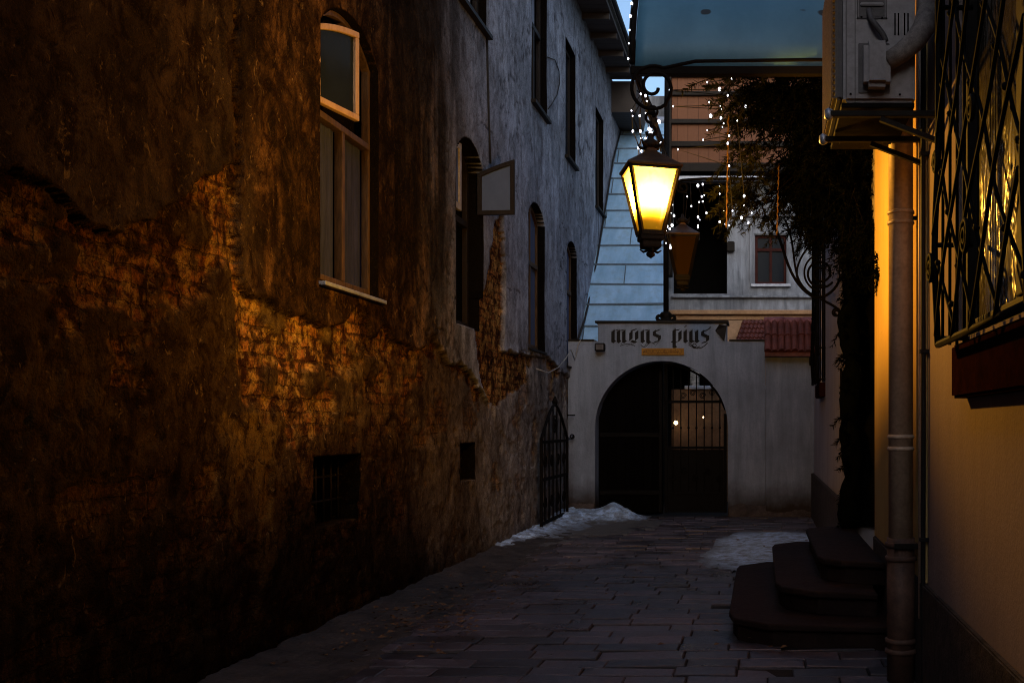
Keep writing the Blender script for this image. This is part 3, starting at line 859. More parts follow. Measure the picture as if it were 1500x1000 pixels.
def windows(root):
    # --- first window: curtained, cream vent sash standing open
    f, x0, x1 = frame_set(root, W1, 'wood_brown', 3.74, True, False, .03, .042, 'brown arched window with net curtains and one open cream vent sash', 'low', 'glass_clear')
    b = MB()
    for k in range(2):
        a, c = ((W1[0] + .012, 7.785), (7.79, W1[1] - .012))[k]
        n = 26; vs = []; fs = []
        for i in range(n + 1):
            y = a + (c - a) * i / n; dx = .010 * sin(i * 1.9 + k) + .006 * sin(i * .7)
            vs += [(x0 - .004 + dx, y, 2.58), (x0 - .004 + dx, y, 3.74)]
        for i in range(n): fs.append((2 * i, 2 * i + 2, 2 * i + 3, 2 * i + 1))
        b.add(vs, fs, True)
    b.build('curtain', M['curtain'], f)
    b = MB(); b.box(LX - .06, LX + .085, W1[0] - .03, W1[1] + .06, 2.485, 2.515); b.build('sill', M['tin'], f, .005)
    # open sash, hinged on the near jamb
    hinge = Vector((LX - .035, 7.25, 0)); ang = R(-12)
    def sp(y, z, x=0.0): return Vector((hinge.x + (y) * sin(-ang) + x * cos(ang), hinge.y + y * cos(ang) + x * sin(ang), z))
    sw = .51; zb = 3.79
    top = lambda y: 4.34 + .20 * (y / sw) - .08 * (y / sw) ** 2
    b = MB(); t = .046
    n = 12; q = []
    for i in range(n):
        a, c = sw * i / n, sw * (i + 1) / n
        q.append([(a, top(a) - t), (c, top(c) - t), (c, top(c)), (a, top(a))])
    q.append([(0, zb), (sw, zb), (sw, zb + t), (0, zb + t)])
    b.solid2d(q, lambda u, v, d: sp(u, v, d), 0, .045)
    b.solid2d([[(0, zb + t), (t, zb + t), (t, top(t) - t), (0, top(0) - t)]], lambda u, v, d: sp(u, v, d), .001, .044)
    b.solid2d([[(sw - t, zb + t), (sw, zb + t), (sw, top(sw) - t), (sw - t, top(sw - t) - t)]], lambda u, v, d: sp(u, v, d), .001, .044)
    b.build('sash', M['wood_pale'], f, .006)
    b = MB()
    m = 10; pts = [sp(t, zb + t, .02), sp(sw - t, zb + t, .02)] + [sp(sw - t - (sw - 2 * t) * i / m, top(sw - t - (sw - 2 * t) * i / m) - t, .02) for i in range(m + 1)]
    b.add(pts, [tuple(range(len(pts)))]); b.build('sash_pane', M['pane_dark'], f)
    # --- second window: tall dark opening, one sash swung right out, one pale inner sash
    f, x0, x1 = frame_set(root, W2, 'wood_dark', 3.72, True, False, .13, .06, 'dark arched window with one casement swung out over the alley', False)
    b = MB(); q = W2[0] + .03; yc = 10.97
    b.box(LX - .09, LX - .05, q, q + .06, 3.78, 4.28); b.box(LX - .09, LX - .05, yc - .09, yc - .03, 3.78, 4.46)
    b.box(LX - .089, LX - .051, q + .059, yc - .089, 3.78, 3.85)
    arch_strip(b, W2, .04, .06, LX - .092, LX - .048, q, yc - .03)
    b.build('sash', M['wood_cream'], f, .005)
    b = MB(); arch_pane(b, W2, q + .05, yc - .08, 3.84, .09, LX - .07); b.build('sash_pane', M['pane_grey'], f)
    # casement at right angles to the wall
    hy = 11.43; b = MB()
    zc = lambda x: 4.30 + .20 * min(1, x / .425) - .05 * (x / .425) ** 2
    fm = lambda u, v, d: Vector((LX - .02 + u, hy - .10 * u + d, v))
    n = 8; q = []; t = .05; L = .425
    for i in range(n):
        a, c = L * i / n, L * (i + 1) / n
        q.append([(a, zc(a) - t), (c, zc(c) - t), (c, zc(c)), (a, zc(a))])
    q.append([(0, 3.84), (L, 3.84), (L, 3.84 + t), (0, 3.84 + t)])
    b.solid2d(q, fm, 0, .04)
    b.solid2d([[(0, 3.84 + t), (t, 3.84 + t), (t, zc(t) - t), (0, zc(0) - t)]], fm, .001, .039)
    b.solid2d([[(L - t, 3.84 + t), (L, 3.84 + t), (L, zc(L) - t), (L - t, zc(L - t) - t)]], fm, .001, .039)
    b.build('casement', M['wood_dark'], f, .004)
    b = MB(); m = 8
    pts = [fm(t, 3.84 + t, .02), fm(L - t, 3.84 + t, .02)] + [fm(L - t - (L - 2 * t) * i / m, zc(L - t - (L - 2 * t) * i / m) - t, .02) for i in range(m + 1)]
    b.add(pts, [tuple(range(len(pts)))]); b.build('casement_pane', M['pane_grey'], f)
    b = MB(); b.box(LX - .28, LX - .2, W2[0] + .01, W2[1] - .01, 2.56, 3.68); b.build('shutter', M['black'], f)
    # --- the rest
    for op, fm, tr in ((W3, 'wood_brown', 3.74), (W4, 'wood_brown', 3.70)):
        f, x0, x1 = frame_set(root, op, fm, tr, True, True, .06, .055, None, True, 'pane_grey')
        b = MB(); b.box(LX - .05, LX + .07, op[0] - .03, op[1] + .03, op[2] - .035, op[2] - .004); b.build('sill', M['iron_soft'], f)
    for op, tr in ((U1, 7.1), (U2, 7.08), (U3, None), (U4, None)):
        f, x0, x1 = frame_set(root, op, 'wood_dark', tr, True, False, .05, .06, None, True, 'glass_clear' if op in (U1, U2) else 'pane_dark')
        b = MB(); b.box(LX - .045, LX + .10, op[0] - .05, op[1] + .05, op[2] - .05, op[2] - .005); b.build('sill', M['iron_soft'], f)
        if op in (U1, U2):
            b = MB(); n = 16; vs = []; fs = []
            for i in range(n + 1):
                y = op[0] + .06 + (op[1] - op[0] - .12) * i / n
                vs += [(x0 - .03 + .012 * sin(i * 1.7), y, op[2] + .1), (x0 - .03 + .012 * sin(i * 1.7), y, 7.68)]
            for i in range(n): fs.append((2 * i, 2 * i + 2, 2 * i + 3, 2 * i + 1))
            b.add(vs, fs, True); b.build('curtain', M['curtain_pale'], f)
    # cellar vents with bars
    for op, nb in ((V1, 6), (V2, 3)):
        b = MB()
        for k in range(nb):
            y = op[0] + (k + .5) * (op[1] - op[0]) / nb
            b.tube([(LX - .14, y, op[2]), (LX - .14, y, op[3])], .011, 6)
        b.tube([(LX - .14, op[0], op[2] + .16), (LX - .14, op[1], op[2] + .16)], .010, 6)
        b.tube([(LX - .14, op[0], op[3] - .16), (LX - .14, op[1], op[3] - .16)], .010, 6)
        b.build('vent_grille', M['iron_soft'], root)


# ================================================================== gate wall
AX, AR, ASP = -1.62, 1.08, 1.46      # arch centre x, radius, springing height


def gate_wall():
    root = thing('gate_wall', (-1.2, GY + .25, 0), 'grey plastered wall closing the alley, with a round arch and raised name panel', 'wall')
    fm = lambda u, v, d: Vector((u, d, v))
    b = MB()
    xl, xr = -3.14, .07
    q = []
    def top(x): return 3.17 if -2.655 < x < -.565 else (2.88 if x < -2 else 2.84)
    n = 28
    q.append([(xl, 0), (-2.70, 0), (-2.70, ASP), (xl, ASP)]); q.append([(xl, ASP), (-2.70, ASP), (-2.70, 2.88), (xl, 2.88)])
    q.append([(-.54, 0), (xr, 0), (xr, ASP), (-.54, ASP)]); q.append([(-.54, ASP), (xr, ASP), (xr, 2.84), (-.54, 2.84)])
    q = [[(xl, 0), (AX - AR, 0), (AX - AR, ASP), (xl, ASP)], [(xl, ASP), (AX - AR, ASP), (AX - AR, 2.86), (xl, 2.86)],
         [(AX + AR, 0), (xr, 0), (xr, ASP), (AX + AR, ASP)], [(AX + AR, ASP), (xr, ASP), (xr, 2.86), (AX + AR, 2.86)]]
    for i in range(n):
        a0 = pi - pi * i / n; a1 = pi - pi * (i + 1) / n
        p0 = (AX + AR * cos(a0), ASP + AR * sin(a0)); p1 = (AX + AR * cos(a1), ASP + AR * sin(a1))
        q.append([p0, p1, (p1[0], 2.86), (p0[0], 2.86)])
    b.solid2d(q, fm, GY, GY + .5)
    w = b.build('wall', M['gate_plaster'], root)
    b = MB(); b.box(-2.655, -.565, GY + .002, GY + .498, 2.862, 3.15); b.build('name_panel', M['gate_plaster'], root)
    b = MB(); b.box(-2.70, -.53, GY - .03, GY + .53, 3.152, 3.19); b.box(xl, -2.72, GY - .02, GY + .52, 2.862, 2.89); b.box(-.52, xr, GY - .02, GY + .52, 2.862, 2.885)
    b.build('coping', M['iron_soft'], root, .006)
    # taller buttress end with its own tiled coping
    b = MB(); b.box(.075, .90, GY - .05, GY + .5, 0, 2.84); b.build('buttress', M['gate_plaster'], root, .012)
    tl = MB()
    zt, zl = 3.20, 2.70
    for r in range(2):
        for k in range(8):
            x0 = .055 + k * .108
            z_hi, z_lo = (3.19, 2.92) if r == 0 else (2.94, 2.66)
            y_hi, y_lo = (GY + .20, GY - .06) if r == 0 else (GY - .02, GY - .26)
            n = 6; vs = []
            jit = random.uniform(-.012, .012)
            for (yy, zz, rr) in ((y_hi, z_hi, .052), (y_lo, z_lo + jit, .060)):
                for i in range(n + 1):
                    a = pi * i / n
                    vs.append((x0 + .054 - rr * cos(a), yy - .045 * sin(a) * .7, zz + .052 * sin(a)))
            fs = [(i, i + 1, n + 2 + i, n + 1 + i) for i in range(n)]
            o = len(vs); vs += [(v[0], v[1] + .015, v[2] - .016) for v in vs]
            fs += [(o + n + 1 + i, o + n + 2 + i, o + i + 1, o + i) for i in range(n)] + [(n + 1 + i, n + 2 + i, o + n + 2 + i, o + n + 1 + i) for i in range(n)]
            tl.add(vs, fs)
    tl.box(.06, .94, GY - .24, GY + .22, 2.60, 2.66)
    tl.add([(.06, GY - .24, 2.64), (.94, GY - .24, 2.64), (.94, GY + .23, 3.17), (.06, GY + .23, 3.17)], [(0, 1, 2, 3)])
    tl.build('tiled_coping', M['tile'], root)
    b = MB()
    for k in range(3):
        b.tube([(.05 + k * .31, GY + .22, 3.20), (.05 + k * .31 + .33, GY + .22, 3.205 - .008 * (k % 2))], .075, 10)
    b.build('ridge_tile', M['tile_ridge'], root)
    # crumbling foot
    for (xa, xb) in ((-3.14, -2.72), (-.52, .92)):
        xs = np.linspace(xa, xb, 50); zz = np.linspace(-.03, .24, 14)
        X, Z = np.meshgrid(xs, zz)
        h = .24 * (fbm(xs * 3, xs * 0, 3, 4) * .7 + .45)
        Zs = Z / .24 * h[None, :]
        Yv = GY - .075 * (1 - (np.maximum(Zs, 0) / h[None, :]) ** 2) - .03 * fbm(X * 9, Zs * 9, 8, 4) + .02
        o = grid_mesh('foot', X + 1.2, Yv - GY - .25, Zs, M['plinth']); o.parent = root
    lettering(root)
    # gate leaves
    g = thing('gate_leaf', (AX - .5, GY + .3, 0), 'solid dark board gate leaf, shut in the left half of the arch', 'gate')
    y = GY + .28
    q = []; xs = np.linspace(AX - AR + .015, AX - .02, 14)
    zt = lambda x: ASP + math.sqrt(max(AR * AR - (x - AX) ** 2, 0)) - .02
    for i in range(13): q.append([(xs[i], .06), (xs[i + 1], .06), (xs[i + 1], zt(xs[i + 1])), (xs[i], zt(xs[i]))])
    b = MB(); b.solid2d(q, fm, y, y + .05); b.build('boards', M['door_wood'], g)
    b = MB()
    for z in (.35, 1.3): b.box(AX - AR + .03, AX - .04, y - .02, y - .001, z, z + .07)
    b.box(AX - .07, AX - .02, y - .022, y - .001, .06, 2.4); b.build('strap', M['iron'], g, .004)
    g = thing('gate_leaf', (AX + .5, GY + .3, 0), 'open work iron gate leaf with upright bars in the right half of the arch', 'gate')
    b = MB(); x0, x1 = AX + .02, AX + AR - .03
    b.box(x0, x0 + .05, y, y + .04, .05, zt(x0 + .05) - .01); b.box(x1 - .05, x1, y, y + .04, .05, zt(x1) - .01)
    for z in (.35, 1.10, 1.86): b.box(x0 + .051, x1 - .051, y + .002, y + .038, z, z + .045)
    n = 12; pts = [(xx, y + .02, zt(xx) - .02) for xx in np.linspace(x0, x1 - .02, n)]
    b.tube(pts, .02, 6); b.build('frame', M['iron'], g, .003)
    for k in range(7):
        xx = x0 + .05 + (k + .7) * (x1 - x0 - .1) / 7.2
        b = MB(); b.tube([(xx, y + .02, .38), (xx, y + .02, zt(xx) - .03)], .011, 6)
        b.ball((xx, y + .02, 1.45), .022, 6, 4); b.build('bar', M['iron'], g)
    b = MB(); b.box(x0 + .052, x1 - .052, y + .012, y + .026, .055, 1.09); b.build('panel', M['iron'], g)
    b = MB()
    for k in range(4):
        c = (AX + .33 + k * .16, y + .02, 1.98 + .05 * (k % 2))
        b.tube(scroll(c, .055, .012, 0, 4.2 * pi, 24), .007, 5)
    for k in range(5):
        c = (x0 + .14 + k * .19, y - .002, .62 + .12 * (k % 2))
        b.tube(scroll(c, .06, .012, k, k + 4 * pi, 22), .007, 5)
    b.build('scrollwork', M['iron'], g)
    # lamp box and yellow sign
    t = thing('floodlight', W(880, 508, GY - .06), 'small black floodlight fixed left of the black lettering', 'floodlight')
    b = MB(); c = W(880, 508, GY - .1); b.box(c.x - .09, c.x + .07, c.y - .06, c.y + .05, c.z - .07, c.z + .06, bev=.012); b.build('housing', M['iron'], t)
    b = MB(); b.bar((c.x, c.y + .05, c.z), (c.x, GY, c.z + .03), .025, .025); b.build('arm', M['iron'], t)
    b = MB(); b.box(c.x - .07, c.x + .05, c.y - .066, c.y - .061, c.z - .05, c.z + .04); b.build('lens', M['ac_dark'], t)
    t = thing('notice_board', W(971, 515, GY), 'narrow yellow board with dark red letters above the arch', 'sign')
    a = W(940, 520, GY); c = W(1002, 510, GY)
    b = MB(); b.box(a.x, c.x, GY - .025, GY - .002, a.z, c.z); b.build('board', M['sign'], t, .003)
    b = MB(); x = a.x + .025; z0, z1 = a.z + .03, c.z - .02
    yk = GY - .028
    random.seed(3)
    for k in range(11):                            # worn, hardly legible capitals
        w = .040; kind = 'WOOOZOBHHNO'[k]
        segs = {'W': [((0, 1), (.2, 0)), ((.2, 0), (.5, .8)), ((.5, .8), (.8, 0)), ((.8, 0), (1, 1))],
                'O': [((0, .1), (0, .9)), ((1, .1), (1, .9)), ((.1, 1), (.9, 1)), ((.1, 0), (.9, 0))],
                'Z': [((0, 1), (1, 1)), ((1, 1), (0, 0)), ((0, 0), (1, 0))],
                'B': [((0, 0), (0, 1)), ((0, 1), (.8, .9)), ((0, .5), (.9, .5)), ((0, 0), (.9, .1)), ((.9, .1), (.9, .5))],
                'H': [((0, 0), (0, 1)), ((1, 0), (1, 1)), ((0, .5), (1, .5))],
                'N': [((0, 0), (0, 1)), ((1, 0), (1, 1)), ((0, 1), (1, 0))]}[kind]
        for j, (p, r_) in enumerate(segs):
            b.bar((x + p[0] * w, yk - .0006 * j, z0 + p[1] * (z1 - z0)), (x + r_[0] * w, yk - .0006 * j, z0 + r_[1] * (z1 - z0)), .004, .013, Vector((0, 1, 0)))
        x += .058
    b.build('letters', M['sign_red'], t)


def lettering(root):
    """black letter inscription drawn with a broad nib"""
    k = .0; S = .205; ox, oz = W(898, 501, GY).x, W(898, 501, GY).z
    b = MB(); cnt = [0]
    nib = (cos(R(38)) * .15, sin(R(38)) * .15)

    def st(p0, p1, w=1.0):
        cnt[0] += 1; yf = GY - .006 - .0004 * (cnt[0] % 9)
        nx, nz = nib[0] * w, nib[1] * w
        pts = [(p0[0] - nx, p0[1] - nz), (p0[0] + nx, p0[1] + nz), (p1[0] + nx, p1[1] + nz), (p1[0] - nx, p1[1] - nz)]
        if abs(nx * (p1[1] - p0[1]) - nz * (p1[0] - p0[0])) < 1e-4: return
        f = [(ox + p[0] * S, yf, oz + p[1] * S) for p in pts]
        g = [(p[0], GY - .0005, p[2]) for p in f]
        b.add(f + g, [(0, 1, 2, 3), (0, 4, 5, 1), (1, 5, 6, 2), (2, 6, 7, 3), (3, 7, 4, 0)])

    def minim(x, z0=0., z1=1.):
        st((x - .10, z1 - .14), (x + .02, z1 - .02)); st((x, z1 - .1), (x, z0 + .1), 1.15); st((x - .02, z0 + .12), (x + .13, z0 + .0))

    def arc(x0, x1, z): st((x0, z - .06), (x1, z + .02), .45)
    x = 0.0
    for i in range(3): minim(x + .43 * i)                                   # m
    arc(.08, .40, .96); arc(.5, .84, .96); st((.80, .05), (.62, -.18), .5)
    x = 1.42
    st((x, .82), (x, .18), 1.15); st((x + .46, .85), (x + .46, .2), 1.15); st((x, .9), (x + .42, 1.02), .7); st((x + .02, .1), (x + .42, -.02), .8)   # o
    st((x + .3, -.02), (x - .35, -.32), .38)
    x = 2.32
    minim(x); minim(x + .45, -.05); arc(x + .05, x + .45, .96); st((x + .45, .02), (x + .2, -.28), .5)     # n
    x = 3.22
    st((x + .5, .98), (x + .12, .86), .8); st((x + .06, .9), (x + .06, .58), 1.05); st((x + .06, .6), (x + .46, .42), .95); st((x + .46, .48), (x + .46, .16), 1.05); st((x + .42, .1), (x, -.02), .8)   # s
    st((x + .46, .1), (x + .1, -.35), .32)
    x = 4.85
    minim(x, -.45, 1.08); st((x + .46, .85), (x + .46, .16), 1.15); st((x + .05, .92), (x + .44, 1.0), .6); st((x + .46, .12), (x, -.04), .6); st((x - .2, .06), (x, .0), .7)   # p
    x = 5.72
    minim(x); st((x + .02, 1.22), (x + .06, 1.30), .9)                        # i
    x = 6.18
    minim(x); minim(x + .45); st((x + .1, .02), (x + .42, .1), .6)            # u
    x = 7.05
    st((x + .5, .98), (x + .12, .86), .8); st((x + .06, .9), (x + .06, .58), 1.05); st((x + .06, .6), (x + .46, .42), .95); st((x + .46, .48), (x + .46, .10), 1.05); st((x + .42, .06), (x, -.06), .8)   # s
    # pen flourishes
    def pen(pts, r=.006):
        b.tube([(ox + p[0] * S, GY - .004, oz + p[1] * S) for p in pts], r, 5)
    pen([(6.0 + .9 * t + .35 * sin(t * 6.28), -.22 - .16 * sin(t * 9.4) - .1 * t) for t in [i / 26 for i in range(27)]])
    pen([(7.5 - 1.5 * t, -.05 - .5 * sin(pi * t) * (1 - .3 * t)) for t in [i / 20 for i in range(21)]], .007)
    pen([(2.2 + 1.1 * t, -.2 - .18 * sin(pi * 2 * t)) for t in [i / 18 for i in range(19)]], .005)
    pen([(.55 + 1.2 * t, -.30 + .16 * sin(pi * t)) for t in [i / 12 for i in range(13)]], .005)
    pen([(7.5, 1.0), (7.62, 1.06), (7.75, 1.2)], .008)
    bt = b.build('inscription', M['letter'], root)
    # dark corner of lifted sheet at the right end of the panel
    c = MB(); p = W(1052, 486, GY)
    c.add([(p.x - .05, GY - .012, p.z + .02), (p.x + .10, GY - .03, p.z - .16), (p.x + .14, GY - .012, p.z + .10), (p.x + .02, GY - .04, p.z + .12)], [(0, 1, 2, 3)])
    c.build('torn_sheet', M['letter'], root)


# ================================================================== beyond the gate
def beyond():
    # lean-to roof of blue sheet metal rising against the old house
    root = thing('lean_to', (-2.4, 17.6, 0), 'lean-to behind the gate wall with steep pale blue sheet metal roof', 'building')
    ya, za, yb, zb_ = 17.35, 2.78, 23.0, 8.30
    xr = lambda y: -1.64 - .085 * (y - 17.35)
    n = (Vector((0, -(zb_ - za), yb - ya))).normalized()
    b = MB(); t = .06
    p = [Vector((LX + .02, ya, za)), Vector((xr(ya), ya, za)), Vector((xr(yb), yb, zb_)), Vector((LX + .02, yb, zb_))]
    b.add(p + [v - n * t for v in p], [(0, 1, 2, 3), (7, 6, 5, 4), (0, 4, 5, 1), (1, 5, 6, 2), (2, 6, 7, 3), (3, 7, 4, 0)])
    rf = b.build('roof', M['roof_metal'], root)
    b = MB(); k = 0; tt = .0
    L = 13
    for i in range(1, L):
        u = i / L
        c = p[0].lerp(p[3], u); e = p[1].lerp(p[2], u)
        sl = Vector((0, 0, 0))
        b.bar(c + n * .012, e + n * .012 + Vector((0, 0, .015 * (i % 3 - 1))), .03, .03)
    for i in range(L):                              # short upright seams, staggered
        u0, u1 = i / L, (i + 1) / L
        xx = -2.85 + (.55 if i % 2 else 0)
        if i in (1, 2, 4, 7): continue
        a = p[0].lerp(p[3], u0); e = p[0].lerp(p[3], u1)
        b.bar(Vector((xx - .2, a.y, a.z)) + n * .01, Vector((xx - .22, e.y, e.z)) + n * .01, .018, .018)
    b.build('seam', M['seam'], rf)
    b = MB(); b.tube([p[3] + n * .03, p[2] + n * .03], .09, 8); b.build('ridge_cap', M['tin'], rf)
    b = MB()
    pts = [(xr(ya) - .03, ya + .05, 0), (xr(yb) - .03, yb, 0), (xr(yb) - .03, yb, zb_ - .1), (xr(ya) - .03, ya + .05, za - .1)]
    b.add(pts, [(0, 1, 2, 3)])
    b.add([(LX, ya + .05, 0), (xr(ya) - .03, ya + .05, 0), (xr(ya) - .03, ya + .05, za - .1), (LX, ya + .05, za - .1)], [(0, 1, 2, 3)])
    b.build('wall', M['black'], root)
    # iron post standing on the gate wall
    t = thing('iron_post', (-1.60, 16.95, 3.19), 'slender black iron post rising from the gate wall beside the blue roof', 'post')
    b = MB(); b.tube([(-1.575, 16.95, 3.19), (-1.575, 16.95, 5.0), (-1.555, 16.95, 7.35)], .045, 8); b.build('shaft', M['iron'], t)
    b = MB()
    b.lathe((-1.575, 16.95, 3.19), [(.13, 0), (.13, .03), (.07, .07), (.09, .12), (.05, .18)], 10)
    for sx in (-1, 1):
        b.tube([Vector((-1.575 + sx * .05, 16.93, 3.36))] + scroll((-1.575 + sx * .11, 16.93, 3.26), .055, .015, (pi * .6 if sx > 0 else pi * .4), (pi * .6 - 3.4 * pi if sx > 0 else pi * .4 + 3.4 * pi), 24), .018, 6)
    b.build('foot', M['iron'], t)
    # grey weathered house
    root = thing('grey_house', (0, 24, 0), 'weathered grey plaster house beyond the gate with peach cornice and red framed window', 'house')
    Y = 24.0
    hole = (-2.08, -.80, 4.57, 7.26)
    wn = (W(1106, 0, Y).x, W(1152, 0, Y).x, W(0, 416, Y).z, W(0, 344, Y).z)
    us = sorted({-6.0, hole[0], hole[1], wn[0], wn[1], 4.5}); vs = sorted({3.25, hole[2], hole[3], wn[2], wn[3], 9.2})
    b = MB(); b.solid2d(grid_quads(us, vs, [hole, wn]), lambda u, v, d: Vector((u, d, v)), Y, Y + .4)
    b.build('wall', M['grey_house'], root)
    b = MB(); b.box(hole[0] - .3, hole[1] + .3, Y + 2.2, Y + 2.3, 4.2, 7.6); b.box(hole[0] - .3, hole[1] + .3, Y + .41, Y + 2.2, 4.3, 4.4)
    b.box(hole[0] - .3, hole[0] - .2, Y + .41, Y + 2.2, 4.4, 7.5); b.box(hole[1] + .2, hole[1] + .3, Y + .41, Y + 2.2, 4.4, 7.5); b.box(hole[0] - .3, hole[1] + .3, Y + .41, Y + 2.2, 7.5, 7.6)
    b.build('loggia', M['black'], root)
    b = MB(); b.box(-2.1, 4.5, Y - .10, Y - .002, W(0, 433, Y).z - .06, W(0, 433, Y).z); b.box(-.78, 4.5, Y - .09, Y - .002, W(0, 312, Y).z - .1, W(0, 312, Y).z); b.build('string_course', M['grey_house'], root, .02)
    b = MB(); z1 = W(0, 456, Y).z; b.box(-2.2, 4.5, Y - .32, Y - .004, z1 - .10, z1); b.box(-2.15, 4.5, Y - .22, Y - .006, z1 - .22, z1 - .102); b.box(-2.1, 4.5, Y - .12, Y - .008, z1 - .32, z1 - .222)
    b.build('cornice', M['peach'], root, .012)
    b = MB(); b.box(-6, 4.5, Y + .005, Y + .35, 2.95, 3.248); b.box(-.2, 4.5, Y + .005, Y + .35, 0, 2.948); b.build('lower_wall', M['peach'], root)
    b = MB(); b.box(-6, -.2, Y + 1.4, Y + 1.5, -.05, 3.2); b.box(-6, -.2, Y + .36, Y + 1.4, 2.9, 2.94); b.build('passage', M['black'], root)
    b = MB()
    x0, x1, z0, z1 = wn
    for (a, c, e, f) in ((x0, x0 + .06, z0, z1), (x1 - .06, x1, z0, z1)): b.box(a, c, Y + .08, Y + .14, e, f)
    b.box(x0 + .059, x1 - .059, Y + .081, Y + .139, z0, z0 + .06); b.box(x0 + .059, x1 - .059, Y + .081, Y + .139, z1 - .06, z1)
    b.box(x0 + .059, x1 - .059, Y + .07, Y + .138, z0 + .78, z0 + .85); b.box((x0 + x1) / 2 - .03, (x0 + x1) / 2 + .03, Y + .076, Y + .136, z0 + .06, z1 - .06)
    f = b.build('window', simple('red_window_frame', (.05, .015, .013), (.03, .010, .009), 8, .7, spec=.05), root, .004)
    b = MB(); b.add([(x0, Y + .12, z0), (x1, Y + .12, z0), (x1, Y + .12, z1), (x0, Y + .12, z1)], [(0, 1, 2, 3)]); b.build('pane', M['pane_dark'], f)
    b = MB(); b.box(x0 - .2, x1 + .2, Y + .5, Y + .6, z0 - .2, z1 + .2); b.build('interior', M['black'], f)
    b = MB(); b.box(x0 - .10, x1 + .10, Y - .09, Y + .07, z0 - .07, z0 - .003); b.build('sill', M['tin'], f, .008)
    b = MB()
    for (a, c, e, g) in ((x0 - .12, x0 - .02, z0, z1 + .1), (x1 + .02, x1 + .12, z0, z1 + .1)): b.box(a, c, Y - .03, Y - .001, e, g)
    b.box(x0 - .121, x1 + .121, Y - .031, Y - .001, z1 + .02, z1 + .12); b.build('surround', M['grey_house'], f)
    b = MB(); c = W(1070, 362, Y); b.box(c.x - .08, c.x + .10, Y - .12, Y - .001, c.z - .12, c.z + .12, bev=.02); b.build('meter_box', M['iron_soft'], root)
    # boarded gallery
    g = thing('gallery', (-1, 23.4, 7.3), 'orange boarded gallery with dark rails above the black opening', 'gallery')
    Yg = 23.4; x0, x1 = W(984, 0, Yg).x, 1.6
    zt, zb2 = W(0, 108, Yg).z, W(0, 246, Yg).z
    b = MB(); b.box(x0, x1, Yg, Yg + .08, zb2, zt); b.build('boards', M['orange'], g)
    for py, h in ((138, .10), (179, .10), (212, .12), (246, .2), (110, .12)):
        z = W(0, py, Yg).z
        b = MB(); b.box(x0 - .02, x1, Yg - .09, Yg - .003, z - h / 2, z + h / 2); b.build('rail', M['wood_dark'], g, .01)
    b = MB(); b.box(x0 - .12, x0 - .003, Yg - .1, Yg + .3, 4.9, zt + .1); b.build('post', M['wood_dark'], g, .01)
    b = MB(); b.box(x0 - .1, x1, Yg + .081, Yg + .6, zb2 - .05, zb2 + .05); b.build('deck', M['wood_dark'], g)
    z = W(0, 261, Yg).z; b = MB(); b.box(W(990, 0, Yg).x, W(1120, 0, Yg).x, Yg - .02, Yg + .1, z - .06, z + .05); b.build('pale_beam', M['tin'], g, .01)
    # small tiled roof and peach gable in front of the grey house
    s = thing('tiled_shed', (-.1, 20.6, 0), 'small shed with red tiled roof and peach gable behind the wall', 'shed')
    Ys = 20.4
    a = W(1076, 503, Ys); bb = W(1130, 503, Ys); c = W(1088, 469, Ys + .7); d = W(1140, 469, Ys + .7)
    b = MB()
    nr = 5; nc = 9
    for i in range(nr):
        for j in range(nc):
            u0, u1 = j / nc, (j + 1) / nc; v0, v1 = i / nr, (i + 1) / nr
            f = lambda u, v: (a.lerp(bb, u)).lerp(c.lerp(d, u), v)
            p0, p1, p2, p3 = f(u0 + .005, v0), f(u1 - .005, v0), f(u1 - .005, v1), f(u0 + .005, v1)
            up = Vector((0, -.6, .8)) * .03; mid0 = (p0 + p1) / 2 + up * 1.9; mid1 = (p2 + p3) / 2 + up * .9
            b.add([p0 + up, mid0, p1 + up, p2, mid1, p3, p0, (p0 + p1) / 2, p1], [(0, 1, 4, 5), (1, 2, 3, 4), (6, 7, 1, 0), (7, 8, 2, 1)])
    b.add([a, bb, d, c], [(0, 1, 2, 3)])
    b.build('roof', M['tile'], s)
    b = MB(); e0, e1 = W(1063, 503, Ys + .1), W(1065, 470, Ys + .1); e2 = W(1087, 470, Ys + .72); e3 = W(1074, 503, Ys + .05)
    b.box(e0.x, 1.0, Ys + .12, Ys + 1.4, 0, a.z - .02)
    b.add([(e0.x, Ys + .1, e0.z - .1), (a.x, Ys + .02, a.z - .1), (c.x, c.y, c.z), (e1.x, c.y, c.z)], [(0, 1, 2, 3)])
    b.build('wall', M['peach'], s)
    # low courtyard wall, birch trunk and small lamps seen through the bars
    w = thing('courtyard_wall', (-1.2, 20, 0), 'low peach courtyard wall with pale coping seen through the gate bars', 'wall')
    zt = W(0, 570, 20).z
    b = MB(); b.box(W(984, 0, 20).x, .2, 20, 20.2, 0, zt); b.build('wall', simple('dim_peach_paint', (.17, .10, .06), (.10, .06, .038), 3, .9, spec=0), w)  # darker copy of the peach, the yard's dimness put into the colour
    b = MB(); b.box(W(1003, 0, 20).x, .25, 19.95, 20.25, zt + .002, zt + .07); b.build('coping', M['tin'], w, .01)
    t = thing('birch_tree', W(1019, 700, 20.9).to_2d().to_3d(), 'pale birch trunk standing behind the courtyard wall', 'tree')
    cx = W(1019, 0, 20.9).x
    b = MB(); b.tube([(cx, 20.9, 0), (cx + .01, 20.9, 1.2), (cx - .02, 20.9, 2.4), (cx + .01, 20.9, 3.2)], [.12, .105, .1, .09], 10); b.build('trunk', M['birch'], t)
